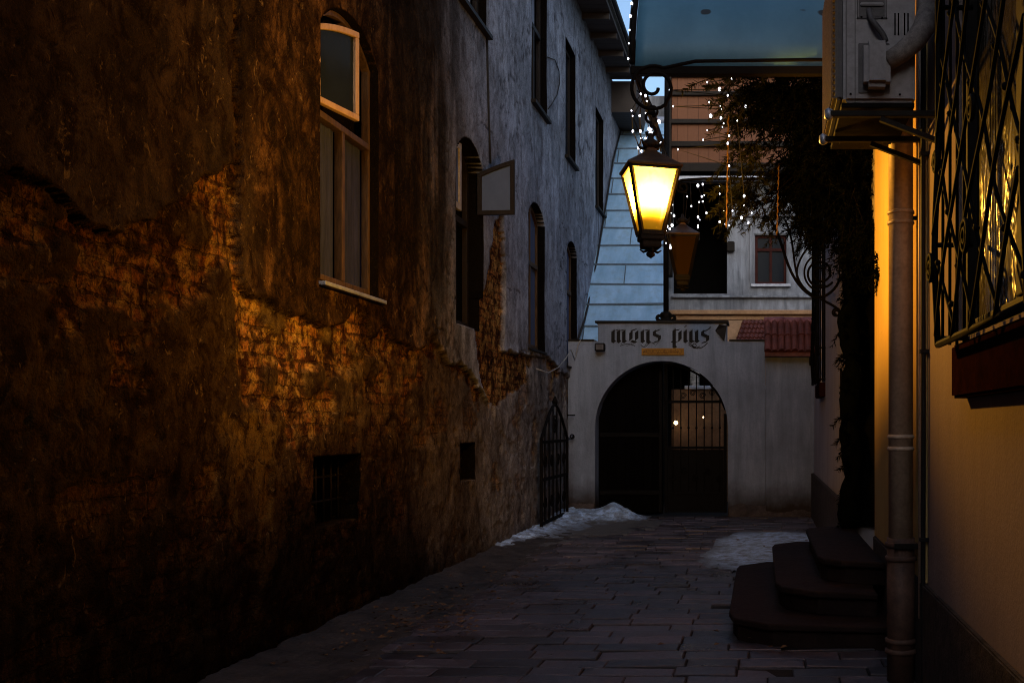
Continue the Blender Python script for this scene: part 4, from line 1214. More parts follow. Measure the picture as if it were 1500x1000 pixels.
    for (px, py, r, lb) in ((990, 619, .038, 'tiny bright lamp glowing above the courtyard wall, left of the birch'), (1031, 611, .02, 'tiny faint lamp glowing behind the bars, right of the birch')):
        c = W(px, py, 19.8)
        t = thing('yard_lamp', c, lb, 'lamp')
        b = MB(); b.ball(c, r, 10, 6); b.build('globe', M['glow'], t)
        b = MB(); b.bar(c + Vector((0, .03, r)), c + Vector((0, .15, r + .03)), .015, .02); b.build('bracket', M['iron'], t)
    ld = bpy.data.lights.new('yard_lamp_light', 'POINT'); ld.energy = .7; ld.color = (1, .62, .3); ld.shadow_soft_size = .05
    lo = bpy.data.objects.new('yard_lamp_light', ld); COL.objects.link(lo); lo.location = W(1000, 612, 19.5)
    t = thing('window_light', W(1061, 614, 21.5), 'dim amber lit slit of window at the right edge of the archway', 'window')
    c = W(1061, 614, 21.5); b = MB(); b.box(c.x - .06, c.x + .06, c.y, c.y + .03, c.z - .13, c.z + .13); b.build('pane', mat_glow('dim_amber', (1, .5, .12), .16), t)
    b = MB()
    for sx in (-.075, .06): b.box(c.x + sx, c.x + sx + .015, c.y - .01, c.y + .04, c.z - .15, c.z + .15)
    b.build('frame', M['wood_dark'], t)


# ================================================================== house on the right
RX = .935                                          # near stretch
RX2 = .86                                          # stretch behind the steps


def right_house():
    root = thing('ochre_house', (RX, 6, 0), 'smooth ochre plastered house along the right side with stone plinth', 'house')
    fm = lambda u, v, d: Vector((d, u, v))
    nw = (3.0, 4.86, 1.90, 4.4)
    us = sorted({-9.0, nw[0], nw[1], 8.25}); vs = sorted({-.05, nw[2], nw[3], 9.6})
    b = MB(); b.solid2d(grid_quads(us, vs, [nw]), fm, RX, RX + .45)
    b.build('wall', M['ochre'], root)
    b = MB(); b.box(RX - .022, RX - .001, 5.735, 8.245, .612, 9.5); b.build('lit_strip', mat_plaster('lamplit_ochre', (.58, .40, .17), (.46, .30, .12), None, 1.6, 0, .5, .5), root, .006)  # added panel, lamp-lit strip of wall put into its brighter colour
    fw = (13.7, 14.9, 2.1, 4.2)
    us = sorted({10.05, fw[0], fw[1], 17.4}); vs = sorted({-.05, fw[2], fw[3], 5.6})
    b = MB(); b.solid2d(grid_quads(us, vs, [fw]), fm, RX2, RX2 + .45); b.build('far_wall', M['ochre_far'], root)
    b = MB(); b.box(RX - .001, RX + .45, 8.251, 10.049, 3.0, 6.2); b.build('lintel_wall', M['ochre_far'], root)
    b = MB(); b.box(RX + .46, 7, -13, 8.25, -.05, 9.6); b.box(RX + .46, 7, 8.26, 17.4, -.05, 5.6); b.build('house_body', M['ochre_far'], root)  # unseen height shaped for light: tall near part blocks sky, low part admits it
    b = MB(); b.box(RX - .25, 7.2, -13, 8.3, 9.62, 9.8); b.box(RX2 - .12, 7.2, 8.32, 17.5, 5.62, 5.75); b.build('roof', M['soffit'], root)
    # plinths
    b = MB(); b.box(RX - .035, RX - .001, -13, 8.24, -.05, .61, bev=.008); b.build('plinth', M['plinth'], root)
    b = MB(); b.box(RX2 - .05, RX2 - .001, 10.06, 16.62, -.05, .72, bev=.008); b.build('plinth', M['plinth'], root)
    # doorway
    b = MB(); b.box(RX + .22, RX + .28, 8.26, 10.04, .51, 2.98); d = b.build('door', M['shop_door'], root)
    b = MB(); b.box(RX + .0, RX + .215, 10.0, 10.047, .51, 2.98); b.box(RX + .02, RX + .215, 8.252, 8.29, .51, 2.98); b.build('shade_reveal', M['black'], root)  # added dark boards, the doorway's shade put into their colour
    d['label'] = 'dark board door set deep above the three steps'
    b = MB(); b.box(RX + .14, RX + .215, 9.1, 9.18, .52, 2.95)
    for z in (.7, 1.7, 2.7): b.box(RX + .19, RX + .217, 8.3, 9.09, z, z + .06)
    b.build('door_iron', M['iron'], d)
    b = MB(); p = W(1239, 578, 10.6); x = RX2
    b.tube([(x - .03, 10.62, 1.55), (x - .03, 10.62, 2.08)], .014, 6); b.tube([(x - .05, 10.5, 1.83), (x - .03, 10.62, 1.83), (x - .03, 10.78, 1.83)], .012, 6); b.bar((x, 10.62, 1.65), (x - .03, 10.62, 1.65), .02, .02); b.bar((x, 10.62, 2.0), (x - .03, 10.62, 2.0), .02, .02)
    b.build('shutter_hook', M['iron'], root)
    # near window with belly grille
    f = None
    b = MB()
    fy0, fy1, fz0, fz1 = nw
    for (a, c) in ((fy0, fy0 + .07), (fy1 - .07, fy1)): b.box(RX + .03, RX + .1, a, c, fz0, fz1)
    b.box(RX + .031, RX + .099, fy0 + .069, fy1 - .069, fz0, fz0 + .08); b.box(RX + .02, RX + .098, 3.72, 3.84, fz0 + .08, fz1)
    f = b.build('window', M['wood_dark'], root, .006); f['label'] = 'near window behind a bellied lattice grille, its glass catching the lamp'
    ang = R(4)
    b = MB(); b.add([(RX + .055, fy0 + .06, fz0 + .06), (RX + .075, fy1 - .06, fz0 + .06), (RX + .075, fy1 - .06, fz1), (RX + .055, fy0 + .06, fz1)], [(0, 1, 2, 3)]); b.build('pane', M['pane_rough'], f)
    b = MB(); b.box(RX - .07, RX + .02, 3.1, 4.66, 1.62, 1.86, bev=.012); b.build('sill_block', M['red_sill'], f)
    grille(f, RX, 3.05, 4.62, 1.86, 4.5, .135)
    # far window, seen almost edge on
    b = MB()
    fy0, fy1, fz0, fz1 = fw
    for (a, c) in ((fy0, fy0 + .07), (fy1 - .07, fy1)): b.box(RX2 + .03, RX2 + .1, a, c, fz0, fz1)
    b.box(RX2 + .031, RX2 + .099, fy0 + .069, fy1 - .069, fz0, fz0 + .08); b.box(RX2 + .02, RX2 + .098, 14.25, 14.36, fz0 + .08, fz1)
    f2 = b.build('window', M['wood_dark'], root, .006)
    b = MB(); b.add([(RX2 + .06, fy0, fz0), (RX2 + .06, fy1, fz0), (RX2 + .06, fy1, fz1), (RX2 + .06, fy0, fz1)], [(0, 1, 2, 3)]); b.build('pane', M['pane_dark'], f2)
    b = MB(); b.box(RX2 + .3, RX2 + .36, fy0 - .1, fy1 + .1, fz0 - .1, fz1 + .1); b.build('interior', M['black'], f2)
    b = MB(); b.box(RX2 - .08, RX2 + .02, fy0 + .02, fy1 - .1, 1.88, 2.07, bev=.01); b.build('sill_block', M['red_sill'], f2)
    grille(f2, RX2, fy0 - .02, fy1 + .02, 2.08, 4.25, .11)


def grille(parent, x, y0, y1, z0, z1, proj):
    """diamond lattice cage standing off the wall, bellied outward low down"""
    bel = lambda z: proj + .018 * math.exp(-((z - (z0 + .42)) / .32) ** 2)
    b = MB(); r = .0085
    P = lambda y, z: Vector((x - bel(z), y, z))
    step = .40; hgt = .42
    k0 = -int((z1 - z0) / hgt * step / step) - 12
    n = int((y1 - y0) / step) + 1
    import itertools
    for s in (-1, 1):
        for k in range(-8, n + 8):
            pts = []
            yb = y0 + k * step
            m = 64
            for i in range(m + 1):
                z = z0 + (z1 - z0) * i / m
                y = yb + s * (z - z0) / hgt * step * .95 + .018 * sin(z * 9 + k * 2.1)
                if y0 <= y <= y1: pts.append(P(y, z) + Vector((.010 * s, 0, 0)))
                else:
                    if len(pts) > 2: b.tube(pts, r, 5)
                    pts = []
            if len(pts) > 2: b.tube(pts, r, 5)
    b.build('lattice', M['iron'], parent)
    b = MB()
    for y in (y0, y1):
        b.tube([P(y, z0 + (z1 - z0) * i / 24) for i in range(25)], .016, 6)
        for z in (z0 + .03, z0 + .45, (z0 + z1) / 2 + .2, z1 - .05): b.tube([P(y, z), Vector((x + .02, y, z))], .012, 6)
        for i in range(4):
            b.tube([Vector((x - bel(z0 + .1) * (i + .6) / 4.4, y, z0)), Vector((x - bel(z1 - .1) * (i + .6) / 4.4, y, z1))], .008, 5)
    for z in (z0, z1): b.tube([P(y0, z), P(y1, z)], .016, 6)
    b.tube([P(y0, z0 + .02) + Vector((.05, 0, 0)), P(y1, z0 + .02) + Vector((.05, 0, 0))], .012, 6)
    b.build('grille_frame', M['iron'], parent)
    b = MB()
    for i in range(int((y1 - y0) / step) + 1):
        for j in range(int((z1 - z0) / (hgt / 2)) + 1):
            y = y0 + i * step + (step / 2 if j % 2 else 0); z = z0 + .1 + j * hgt / 2
            if y < y1 and z < z1 and random.random() < .75:
                b.ball(P(y, z) + Vector((-.01, random.uniform(-.04, .04), random.uniform(-.05, .05))), .014, 6, 4)
    for y in (y1, (y0 + y1) / 2):
        b.tube(scroll((x - bel(z0 + .4) - .02, y, z0 + .34), .075, .014, 0, 4 * pi, 24, 'yz'), .010, 5)
        b.tube(scroll((x - bel(z0 + .8) - .01, y, z0 + .82), .055, .014, 0, 4 * pi, 24, 'yz'), .010, 5)
    b.build('rosettes', M['iron'], parent)


def steps():
    root = thing('door_steps', (.3, 8.5, 0), 'three worn dark stone steps with cut corners below the garlanded door', 'steps')
    spec = [(-.20, 6.88, 9.95, 0.0, .17, .28), (.135, 7.18, 10.2, .168, .34, .26), (.455, 7.50, 9.96, .338, .51, .16)]
    for x0, y0, y1, z0, z1, c in spec:
        xr = RX - .04 if y1 < 10 else RX2 - .055
        poly = [(x0 + c, y0), (xr, y0 - .10), (xr, y1), (x0 + c, y1), (x0 + .02, y1 - c), (x0, y1 - c * 1.6), (x0, y0 + c * 1.7), (x0 + .04, y0 + c * .8)]
        b = MB(); b.solid2d([poly], lambda u, v, d: Vector((u, v, d)), z0, z1 - .05)
        b.build('riser', M['step'], root, .01)
        cxm = sum(p[0] for p in poly) / len(poly); cym = sum(p[1] for p in poly) / len(poly)
        big = [(min(p[0] + (.0 if p[0] > .7 else -.03), xr), p[1] + (-.03 if p[1] < cym else .03)) for p in poly]
        b = MB(); b.solid2d([big], lambda u, v, d: Vector((u, v, d)), z1 - .048, z1)
        b.build('tread', M['step'], root, .014, 3)


def drainpipe():
    root = thing('drainpipe', (.82, 6, 0), 'brown drainpipe with iron foot beside the air conditioner wall', 'drainpipe')
    x, y = .818, 6.0
    b = MB(); b.tube([(x, y, .83), (x, y, 9.5)], .072, 20); b.build('pipe', M['pipe'], root)
    b = MB(); b.tube([(x, y, .0), (x, y, .84)], .082, 20)
    for z in (.80, .72, .24, .18): b.lathe((x, y, z), [(.083, -.016), (.094, -.01), (.094, .01), (.083, .016)], 20)
    b.build('standpipe', M['pipe_iron'], root)
    for z in (1.36, 1.43, 2.68, 2.74, 3.6): b2 = MB(); b2.lathe((x, y, z), [(.073, -.012), (.080, -.006), (.080, .006), (.073, .012)], 20); b2.build('collar', M['pipe'], root)
    b = MB(); b.bar((x + .05, y, .80), (RX, y, .80), .03, .02); b.bar((x + .05, y, 2.71), (RX, y, 2.71), .03, .02); b.bar((x - .05, y - .09, .80), (x + .14, y - .09, .80), .02, .03); b.build('bracket', M['iron_soft'], root)
    root = thing('wall_conduit', (.9, 5.7, 0), 'thin pale conduit and black cable running down beside the drainpipe', 'conduit')
    b = MB(); b.tube([(.905, 5.83, .4), (.905, 5.83, 4.6)], .012, 8); b.build('pale_conduit', M['pipe'], root)
    pts = [(.905, 5.72 + .006 * sin(z * 3), z) for z in np.linspace(0, 4.8, 30)]
    b = MB(); b.tube(pts, .014, 8)
    for z in (.85, 1.9, 3.0): b.box(.885, RX, 5.70, 5.745, z, z + .02)
    b.build('black_cable', M['cable'], root)


def air_conditioner():
    x0, x1, y0, y1, z0, z1 = .405, .80, 5.3, 6.12, 3.17, 3.98
    root = thing('air_conditioner', ((x0 + x1) / 2, (y0 + y1) / 2, z0), 'boxy grey air conditioner unit held on wall brackets above the alley', 'air conditioner')
    b = MB(); b.box(x0 + .02, x1, y0, y1, z0, z1, bev=.018); b.build('casing', M['ac'], root)
    b = MB(); b.box(x0 + .01, x1 - .005, y0 + .006, y1 - .006, z0 - .028, z0 - .001); b.build('base_pan', M['iron'], root, .004)
    b = MB(); b.box(x0 - .02, x0 + .018, y0 + .02, y1 - .02, z0 + .02, z1 - .02, bev=.01); b.build('front_frame', M['ac_dark'], root)
    b = MB()
    for k in range(26): b.box(x0 - .032, x0 - .022, y0 + .03, y1 - .03, z0 + .03 + k * .03, z0 + .042 + k * .03)
    for k in range(20): b.box(x0 - .04, x0 - .033, y0 + .04 + k * .04, y0 + .048 + k * .04, z0 + .03, z1 - .03)
    b.build('fan_grid', M['ac_grid'], root)
    yf = y0
    S = 5.3 / F
    X = lambda px: (px - CX) * S
    Z = lambda py: EYE + (CY - py) * S
    b = MB(); b.box(X(1263), X(1302), yf - .10, yf - .002, Z(134), Z(67), bev=.026); b.build('valve_cover', M['ac'], root)
    b = MB(); b.box(X(1257), X(1303), yf - .008, yf - .0015, Z(137), Z(64), bev=.003); b.build('cover_flange', M['ac_dark'], root)
    b = MB()
    for px in (1310, 1315, 1324, 1329): b.box(X(px), X(px) + .007, yf - .004, yf - .001, Z(52), Z(20))
    b.build('vent_slots', M['black'], root)
    b = MB()
    for (xa, xb, za, zb) in ((1255, 1299, 28, 26), (1255, 1257, 28, -20), (1297, 1299, 28, -20)): b.box(X(xa), X(xb), yf - .006, yf - .001, Z(za), Z(zb))
    b.box(X(1258), X(1296), yf - .003, yf - .0012, Z(25), Z(-20)); b.build('handle_recess', M['ac_dark'], root)
    b = MB(); b.box(X(1260), X(1294), yf - .016, yf - .003, Z(10), Z(5), bev=.004); b.build('handle', M['ac'], root)
    b = MB()
    for px, py in ((1262, 26), (1278, 27), (1292, 27), (1246, 138), (1318, 139)): b.lathe((X(px), yf - .002, Z(py)), [(.006, -.004), (.006, .004)], 8)
    b.build('screw', M['iron'], root)
    b = MB()
    for px in (1239, 1252): b.box(X(px), X(px) + .004, yf - .003, yf - .001, Z(150), z1 - .03)
    b.build('panel_seam', M['ac_dark'], root)
    b = MB(); b.tube(bez((X(1273), yf - .01, Z(16)), (X(1272), yf - .05, Z(40)), (X(1292), yf - .05, Z(48)), (X(1296), yf - .04, Z(66))), .016, 8); b.build('power_cable', M['ac_dark'], root)
    b = MB(); b.tube([(X(1298), yf - .05, Z(96)), (X(1318), yf - .06, Z(84)), (X(1338), yf - .05, Z(66)), (X(1353), yf - .02, Z(42)), (X(1360), yf + .02, Z(14)), (X(1363), yf + .05, Z(-30))], [.046, .052, .056, .058, .058, .058], 12)
    b.build('insulated_pipe', M['hose'], root)
    b = MB()
    for k in range(4): b.box(x0 + .05 + (k % 2) * .25, x0 + .10 + (k % 2) * .25, y0 + .1 + (k // 2) * .5, y0 + .16 + (k // 2) * .5, 3.131, z0 + .005)
    b.build('rubber_foot', M['iron'], root)
    # brackets
    for yy, lb in ((5.33, 'nearer of the two iron brackets under the air conditioner'), (5.80, 'farther of the two iron brackets under the air conditioner')):
        t = thing('wall_bracket', (RX, yy, 3.1), lb, 'bracket', 'air conditioner brackets')
        b = MB(); b.box(.345, RX, yy - .02, yy + .02, 3.10, 3.13); b.build('arm', M['iron_soft'], t, .003)
        b = MB(); b.bar((.62, yy, 3.09), (RX, yy, 2.97), .03, .025); b.build('strut', M['iron_soft'], t)
        b = MB(); b.box(RX - .012, RX - .001, yy - .03, yy + .03, 2.93, 3.16); b.build('wall_plate', M['iron_soft'], t)
        b = MB(); b.lathe((.352, yy, 3.115), [(.01, -.03), (.024, -.02), (.024, .02), (.01, .03)], 8); b.build('end_cap', M['tin'], t)


# ================================================================== lanterns
def lantern_parts(root):
    """hanging tapered lantern; origin at glass mid height"""
    hw_t, hw_b, zt, zb = .164, .074, .218, -.218
    b = MB()
    # hood: four-sided bell with overhang
    b.lathe((0, 0, 0), [(.264, zt - .006), (.264, zt + .012), (.165, zt + .062), (.07, zt + .115), (.05, zt + .13), (.05, zt + .155), (.02, zt + .16)], 4, pi / 4, False)
    b.build('hood', M['copper'], root, .006)
    b = MB()
    b.lathe((0, 0, 0), [(.045, zt + .150), (.055, zt + .17), (.05, zt + .195), (.02, zt + .215), (.012, zt + .25)], 12)
    for k in range(4):
        a = k * pi / 2 + pi / 4
        b.tube([(0.03 * cos(a), .03 * sin(a), zt + .15), (.09 * cos(a), .09 * sin(a), zt + .165), (.11 * cos(a), .11 * sin(a), zt + .20)], [.014, .010, .004], 6)
    b.build('finial', M['iron_soft'], root)
    b = MB()
    for k in range(4):
        a = k * pi / 2 + pi / 4; c, s = cos(a) * math.sqrt(2), sin(a) * math.sqrt(2)
        b.bar((hw_t * c, hw_t * s, zt), (hw_b * c, hw_b * s, zb), .024, .024)
    for k in range(4):
        a0 = k * pi / 2 + pi / 4; a1 = a0 + pi / 2; q = math.sqrt(2)
        b.bar((hw_t * q * cos(a0), hw_t * q * sin(a0), zt - .01), (hw_t * q * cos(a1), hw_t * q * sin(a1), zt - .01), .02, .026)
        b.bar((hw_b * q * cos(a0), hw_b * q * sin(a0), zb), (hw_b * q * cos(a1), hw_b * q * sin(a1), zb), .026, .03)
    b.build('frame', M['iron_soft'], root)
    for k in range(4):
        a0 = k * pi / 2 + pi / 4; a1 = a0 + pi / 2; q = math.sqrt(2) * .985
        b = MB()
        b.add([(hw_t * q * cos(a0), hw_t * q * sin(a0), zt - .02), (hw_t * q * cos(a1), hw_t * q * sin(a1), zt - .02), (hw_b * q * cos(a1), hw_b * q * sin(a1), zb + .01), (hw_b * q * cos(a0), hw_b * q * sin(a0), zb + .01)], [(0, 1, 2, 3)])
        b.build('glass_pane', M['lamp_glass'], root)
    b = MB()
    b.lathe((0, 0, 0), [(.02, zb - .105), (.085, zb - .10), (.09, zb - .085), (.09, zb - .055), (.112, zb - .045), (.112, zb - .012)], 4, pi / 4, False)
    b.build('base', M['iron_soft'], root, .004)
    b = MB()
    b.lathe((0, 0, 0), [(.006, zb - .165), (.028, zb - .15), (.032, zb - .135), (.018, zb - .12), (.03, zb - .106)], 10)
    for k in range(4):
        a = k * pi / 2
        b.tube([(0, 0, zb - .105), (.05 * cos(a), .05 * sin(a), zb - .125), (.075 * cos(a), .075 * sin(a), zb - .11)], [.012, .009, .004], 6)
    b.build('pendant', M['iron_soft'], root)
    b = MB()
    b.lathe((0, 0, 0), [(.012, .06), (.012, zt)], 8); b.lathe((0, 0, .06), [(.02, 0), (.02, .06)], 8); b.build('lamp_holder', M['iron_soft'], root)


def lanterns():
    l1 = thing('street_lantern', W(953, 296, 7.0), 'lit iron lantern glowing yellow, hung on a scrolled bracket', 'lantern', 'hanging lanterns')
    old = l1.location.copy(); l1.location = (0, 0, 0)
    lantern_parts(l1)
    l1.location = old; l1.rotation_euler = (0, 0, R(17))
    l2 = copy_tree(l1); l2['label'] = 'unlit amber lantern hanging farther back, below and right of the lit one'
    l2.location = W(1000, 376, 11.2); l2.rotation_euler = (0, 0, R(4))
    # the burning bulb
    ld = bpy.data.lights.new('lantern_bulb', 'POINT'); ld.energy = LAMP_W; ld.color = (1, .75, .40); ld.shadow_soft_size = .045
    ld.use_nodes = True
    nt = ld.node_tree; nt.nodes.clear()
    out = nt.nodes.new('ShaderNodeOutputLight'); em = nt.nodes.new('ShaderNodeEmission'); nt.links.new(em.outputs[0], out.inputs[0])
    tc = nt.nodes.new('ShaderNodeTexCoord'); sp = nt.nodes.new('ShaderNodeSeparateXYZ'); nt.links.new(tc.outputs['Normal'], sp.inputs[0])
    ab = nt.nodes.new('ShaderNodeMapRange'); ab.interpolation_type = 'SMOOTHSTEP'
    ab.inputs['From Min'].default_value = LAMP_LO; ab.inputs['From Max'].default_value = LAMP_HI
    ab.inputs['To Min'].default_value = LAMP_MIN; ab.inputs['To Max'].default_value = 1.0
    nt.links.new(sp.outputs[2], ab.inputs['Value']); nt.links.new(ab.outputs[0], em.inputs['Strength'])
    lo = bpy.data.objects.new('lantern_bulb', ld); COL.objects.link(lo); lo.location = old + Vector((0, 0, .02))
    # bracket of the lit lantern: wall arm, big scroll, S hook and link
    t = thing('lantern_bracket', (RX, 7.02, 3.95), 'black scrolled bracket arm reaching out under the awning to the lit lantern', 'bracket')
    y = 7.02; lx = l1.location.x
    zc = W(0, 128, 7).z
    b = MB(); b.tube([(RX, y, 4.0), (.3, y, 4.0), (-.45, y, 3.99)] + scroll((-.74, y, zc + .0), .155, .14, .35 * pi, 1.7 * pi, 20) + scroll((-.735, y, zc + .01), .13, .03, 1.72 * pi, 3.9 * pi, 26), .0125, 8)
    b.build('arm', M['iron'], t)
    b = MB(); b.box(RX - .02, RX - .001, y - .03, y + .03, 3.4, 4.1); b.build('wall_plate', M['iron'], t)
    b = MB()
    zt = W(0, 150, 7).z
    b.tube([Vector((-.755, y, zc - .10)), Vector((-.76, y, zt))], .016, 6)
    cc = W(953, 171, 7.0); c2 = W(953, 192, 7.0)
    b.tube(scroll((cc.x, y, cc.z), .035, .035, .2 * pi, 1.5 * pi, 12) + scroll((c2.x, y, c2.z + .005), .033, .033, .5 * pi, -.95 * pi, 14), .011, 6)
    b.tube(scroll((cc.x + .01, y, cc.z + .045), .04, .015, -.5 * pi, 2 * pi, 16), .010, 6)
    b.build('hook', M['iron'], t)
    for k in range(2):
        z = W(0, 204 + 10 * k, 7).z + .01
        b = MB(); b.tube([(lx + (.016 * cos(a) if k == 0 else .004), y - .02 + (.016 * cos(a) if k else 0), z + .03 * sin(a)) for a in [2 * pi * i / 14 for i in range(14)]], .006, 5, True)
        b.build('chain_link', M['iron'], t)
    # bracket of the far lantern with its big open scrolls
    t = thing('lantern_bracket', (RX2, 11.2, 3.4), 'large wrought iron bracket with open spirals on the far right wall', 'bracket')
    y = 11.2; Q = lambda px, py: W(px, py, y)
    b = MB(); b.tube([Q(1231, 262), Q(1120, 262), Q(1030, 262), Q(1000, 264)] + scroll(Q(1000, 274), .075, .02, .5 * pi, 3.6 * pi, 24), .016, 6); b.build('arm', M['iron'], t)
    b = MB(); b.tube([Q(1002, 280), Q(1001, 322)], .008, 6); b.build('hook', M['iron'], t)
    b = MB(); b.tube([Q(1235, 250), Q(1235, 466)], .022, 6); b.build('wall_bar', M['iron'], t)
    b = MB()
    sc0 = scroll(Q(1122, 320), .035, .012, 0, -3 * pi, 20)[::-1]
    b.tube(sc0 + bez(Q(1128, 321), Q(1150, 350), Q(1148, 410), Q(1190, 434), 16) + bez(Q(1192, 435), Q(1205, 440), Q(1232, 425), Q(1232, 395), 10), .017, 6)
    b.tube(bez(Q(1150, 322), Q(1172, 370), Q(1152, 410), Q(1192, 433), 16), .013, 6)
    b.tube(bez(Q(1190, 355), Q(1162, 385), Q(1158, 415), Q(1188, 430), 14), .013, 6)
    b.tube(scroll(Q(1206, 398), .22, .20, -.55 * pi, -1.3 * pi, 18), .012, 6)
    b.tube(scroll(Q(1202, 400), .165, .035, -.2 * pi, -4.2 * pi, 60), .014, 6)
    b.tube(bez(Q(1203, 438), Q(1215, 446), Q(1228, 448), Q(1233, 462), 10), .015, 6)
    b.tube(scroll(Q(1225, 458), .05, .012, .2 * pi, 3.6 * pi, 26), .012, 6)
    b.build('scrollwork', M['iron'], t)


# ================================================================== awning, garland, fairy lights
def awning():
    root = thing('awning', (0, 7.6, 4.1), 'dusky blue arched awning over the doorway steps', 'awning')
    prof = [(7.30, 4.055), (7.335, 4.25), (7.42, 4.45), (7.56, 4.66), (7.74, 4.83), (7.96, 4.96), (8.2, 5.05), (8.5, 5.10), (9.2, 5.11), (10.0, 5.06)]
    xa, xb = -.90, RX - .002
    n = 24
    X = np.zeros((len(prof), n + 1)); Yv = X.copy(); Zv = X.copy()
    for i, (y, z) in enumerate(prof):
        for j in range(n + 1):
            u = j / n
            X[i, j] = xa + (xb - xa) * u; Yv[i, j] = y + .012 * sin(u * 9 + i); Zv[i, j] = z - (.02 * sin(pi * u) if i == 0 else 0)
    o = grid_mesh('cover', X, Yv - 7.6, Zv - 4.1, M['awning']); o.parent = root
    m = o.modifiers.new('thick', 'SOLIDIFY'); m.thickness = .012; m.offset = -1
    b = MB(); b.tube([(xa - .02, y, z + .02) for y, z in prof], .022, 8); b.build('edge_hoop', M['iron'], root)
    b = MB(); b.box(xa - .03, xb, 7.28, 7.34, 3.99, 4.05); b.build('front_rail', M['iron'], root, .006)
    b = MB(); b.box(xa - .02, xa + .03, 7.341, 10.0, 4.0, 4.045); b.build('side_rail', M['iron'], root, .006)


def needle_mesh(name, mat, parent, clumps, seed=1, tufts=None):
    """sprays of short needles around drooping twigs. clumps: (centre, radii, n twigs, main direction, twig length, needles per twig)"""
    r = np.random.default_rng(seed)
    V = []; Fc = []; tw = MB()
    for (c, rad, n, dr, ln, nn) in clumps:
        c = np.array(c); rad = np.array(rad); dr = np.array(dr, float)
        for k in range(n):
            p = r.normal(size=3); p = p / np.linalg.norm(p) * r.random() ** .4
            base = c + p * rad
            d = dr + r.normal(size=3) * .55; d /= np.linalg.norm(d)
            L = ln * (.6 + .8 * r.random())
            pts = []
            for i in range(6):
                t = i / 5
                pts.append(base + d * L * t + np.array([0, 0, -.28 * L * t * t]))
            tw.tube([tuple(q) for q in pts], [.004, .0036, .003, .0026, .002, .0012], 3, cap=False)
            for j in range(nn):
                t = r.random() ** .8 * 4.999; i = int(t); f = t - i
                q = pts[i] * (1 - f) + pts[i + 1] * f
                ax = pts[i + 1] - pts[i]; ax /= np.linalg.norm(ax)
                s = r.normal(size=3); s -= ax * s.dot(ax); s /= np.linalg.norm(s) + 1e-9
                nd = ax * .75 + s * .8; nd /= np.linalg.norm(nd)
                wd = np.cross(nd, r.normal(size=3)); wd /= np.linalg.norm(wd) + 1e-9
                l = .030 + .035 * r.random(); w = .0028 + .0022 * r.random()
                o = len(V)
                V += [tuple(q - wd * w), tuple(q + wd * w), tuple(q + nd * l * .6 + wd * w * .9), tuple(q + nd * l), tuple(q + nd * l * .6 - wd * w * .9)]
                Fc.append((o, o + 1, o + 2, o + 3, o + 4))
    b = MB(); b.add(V, Fc); f = b.build(name, mat, parent)
    tw.build('twigs', M['twig'], parent)
    return f


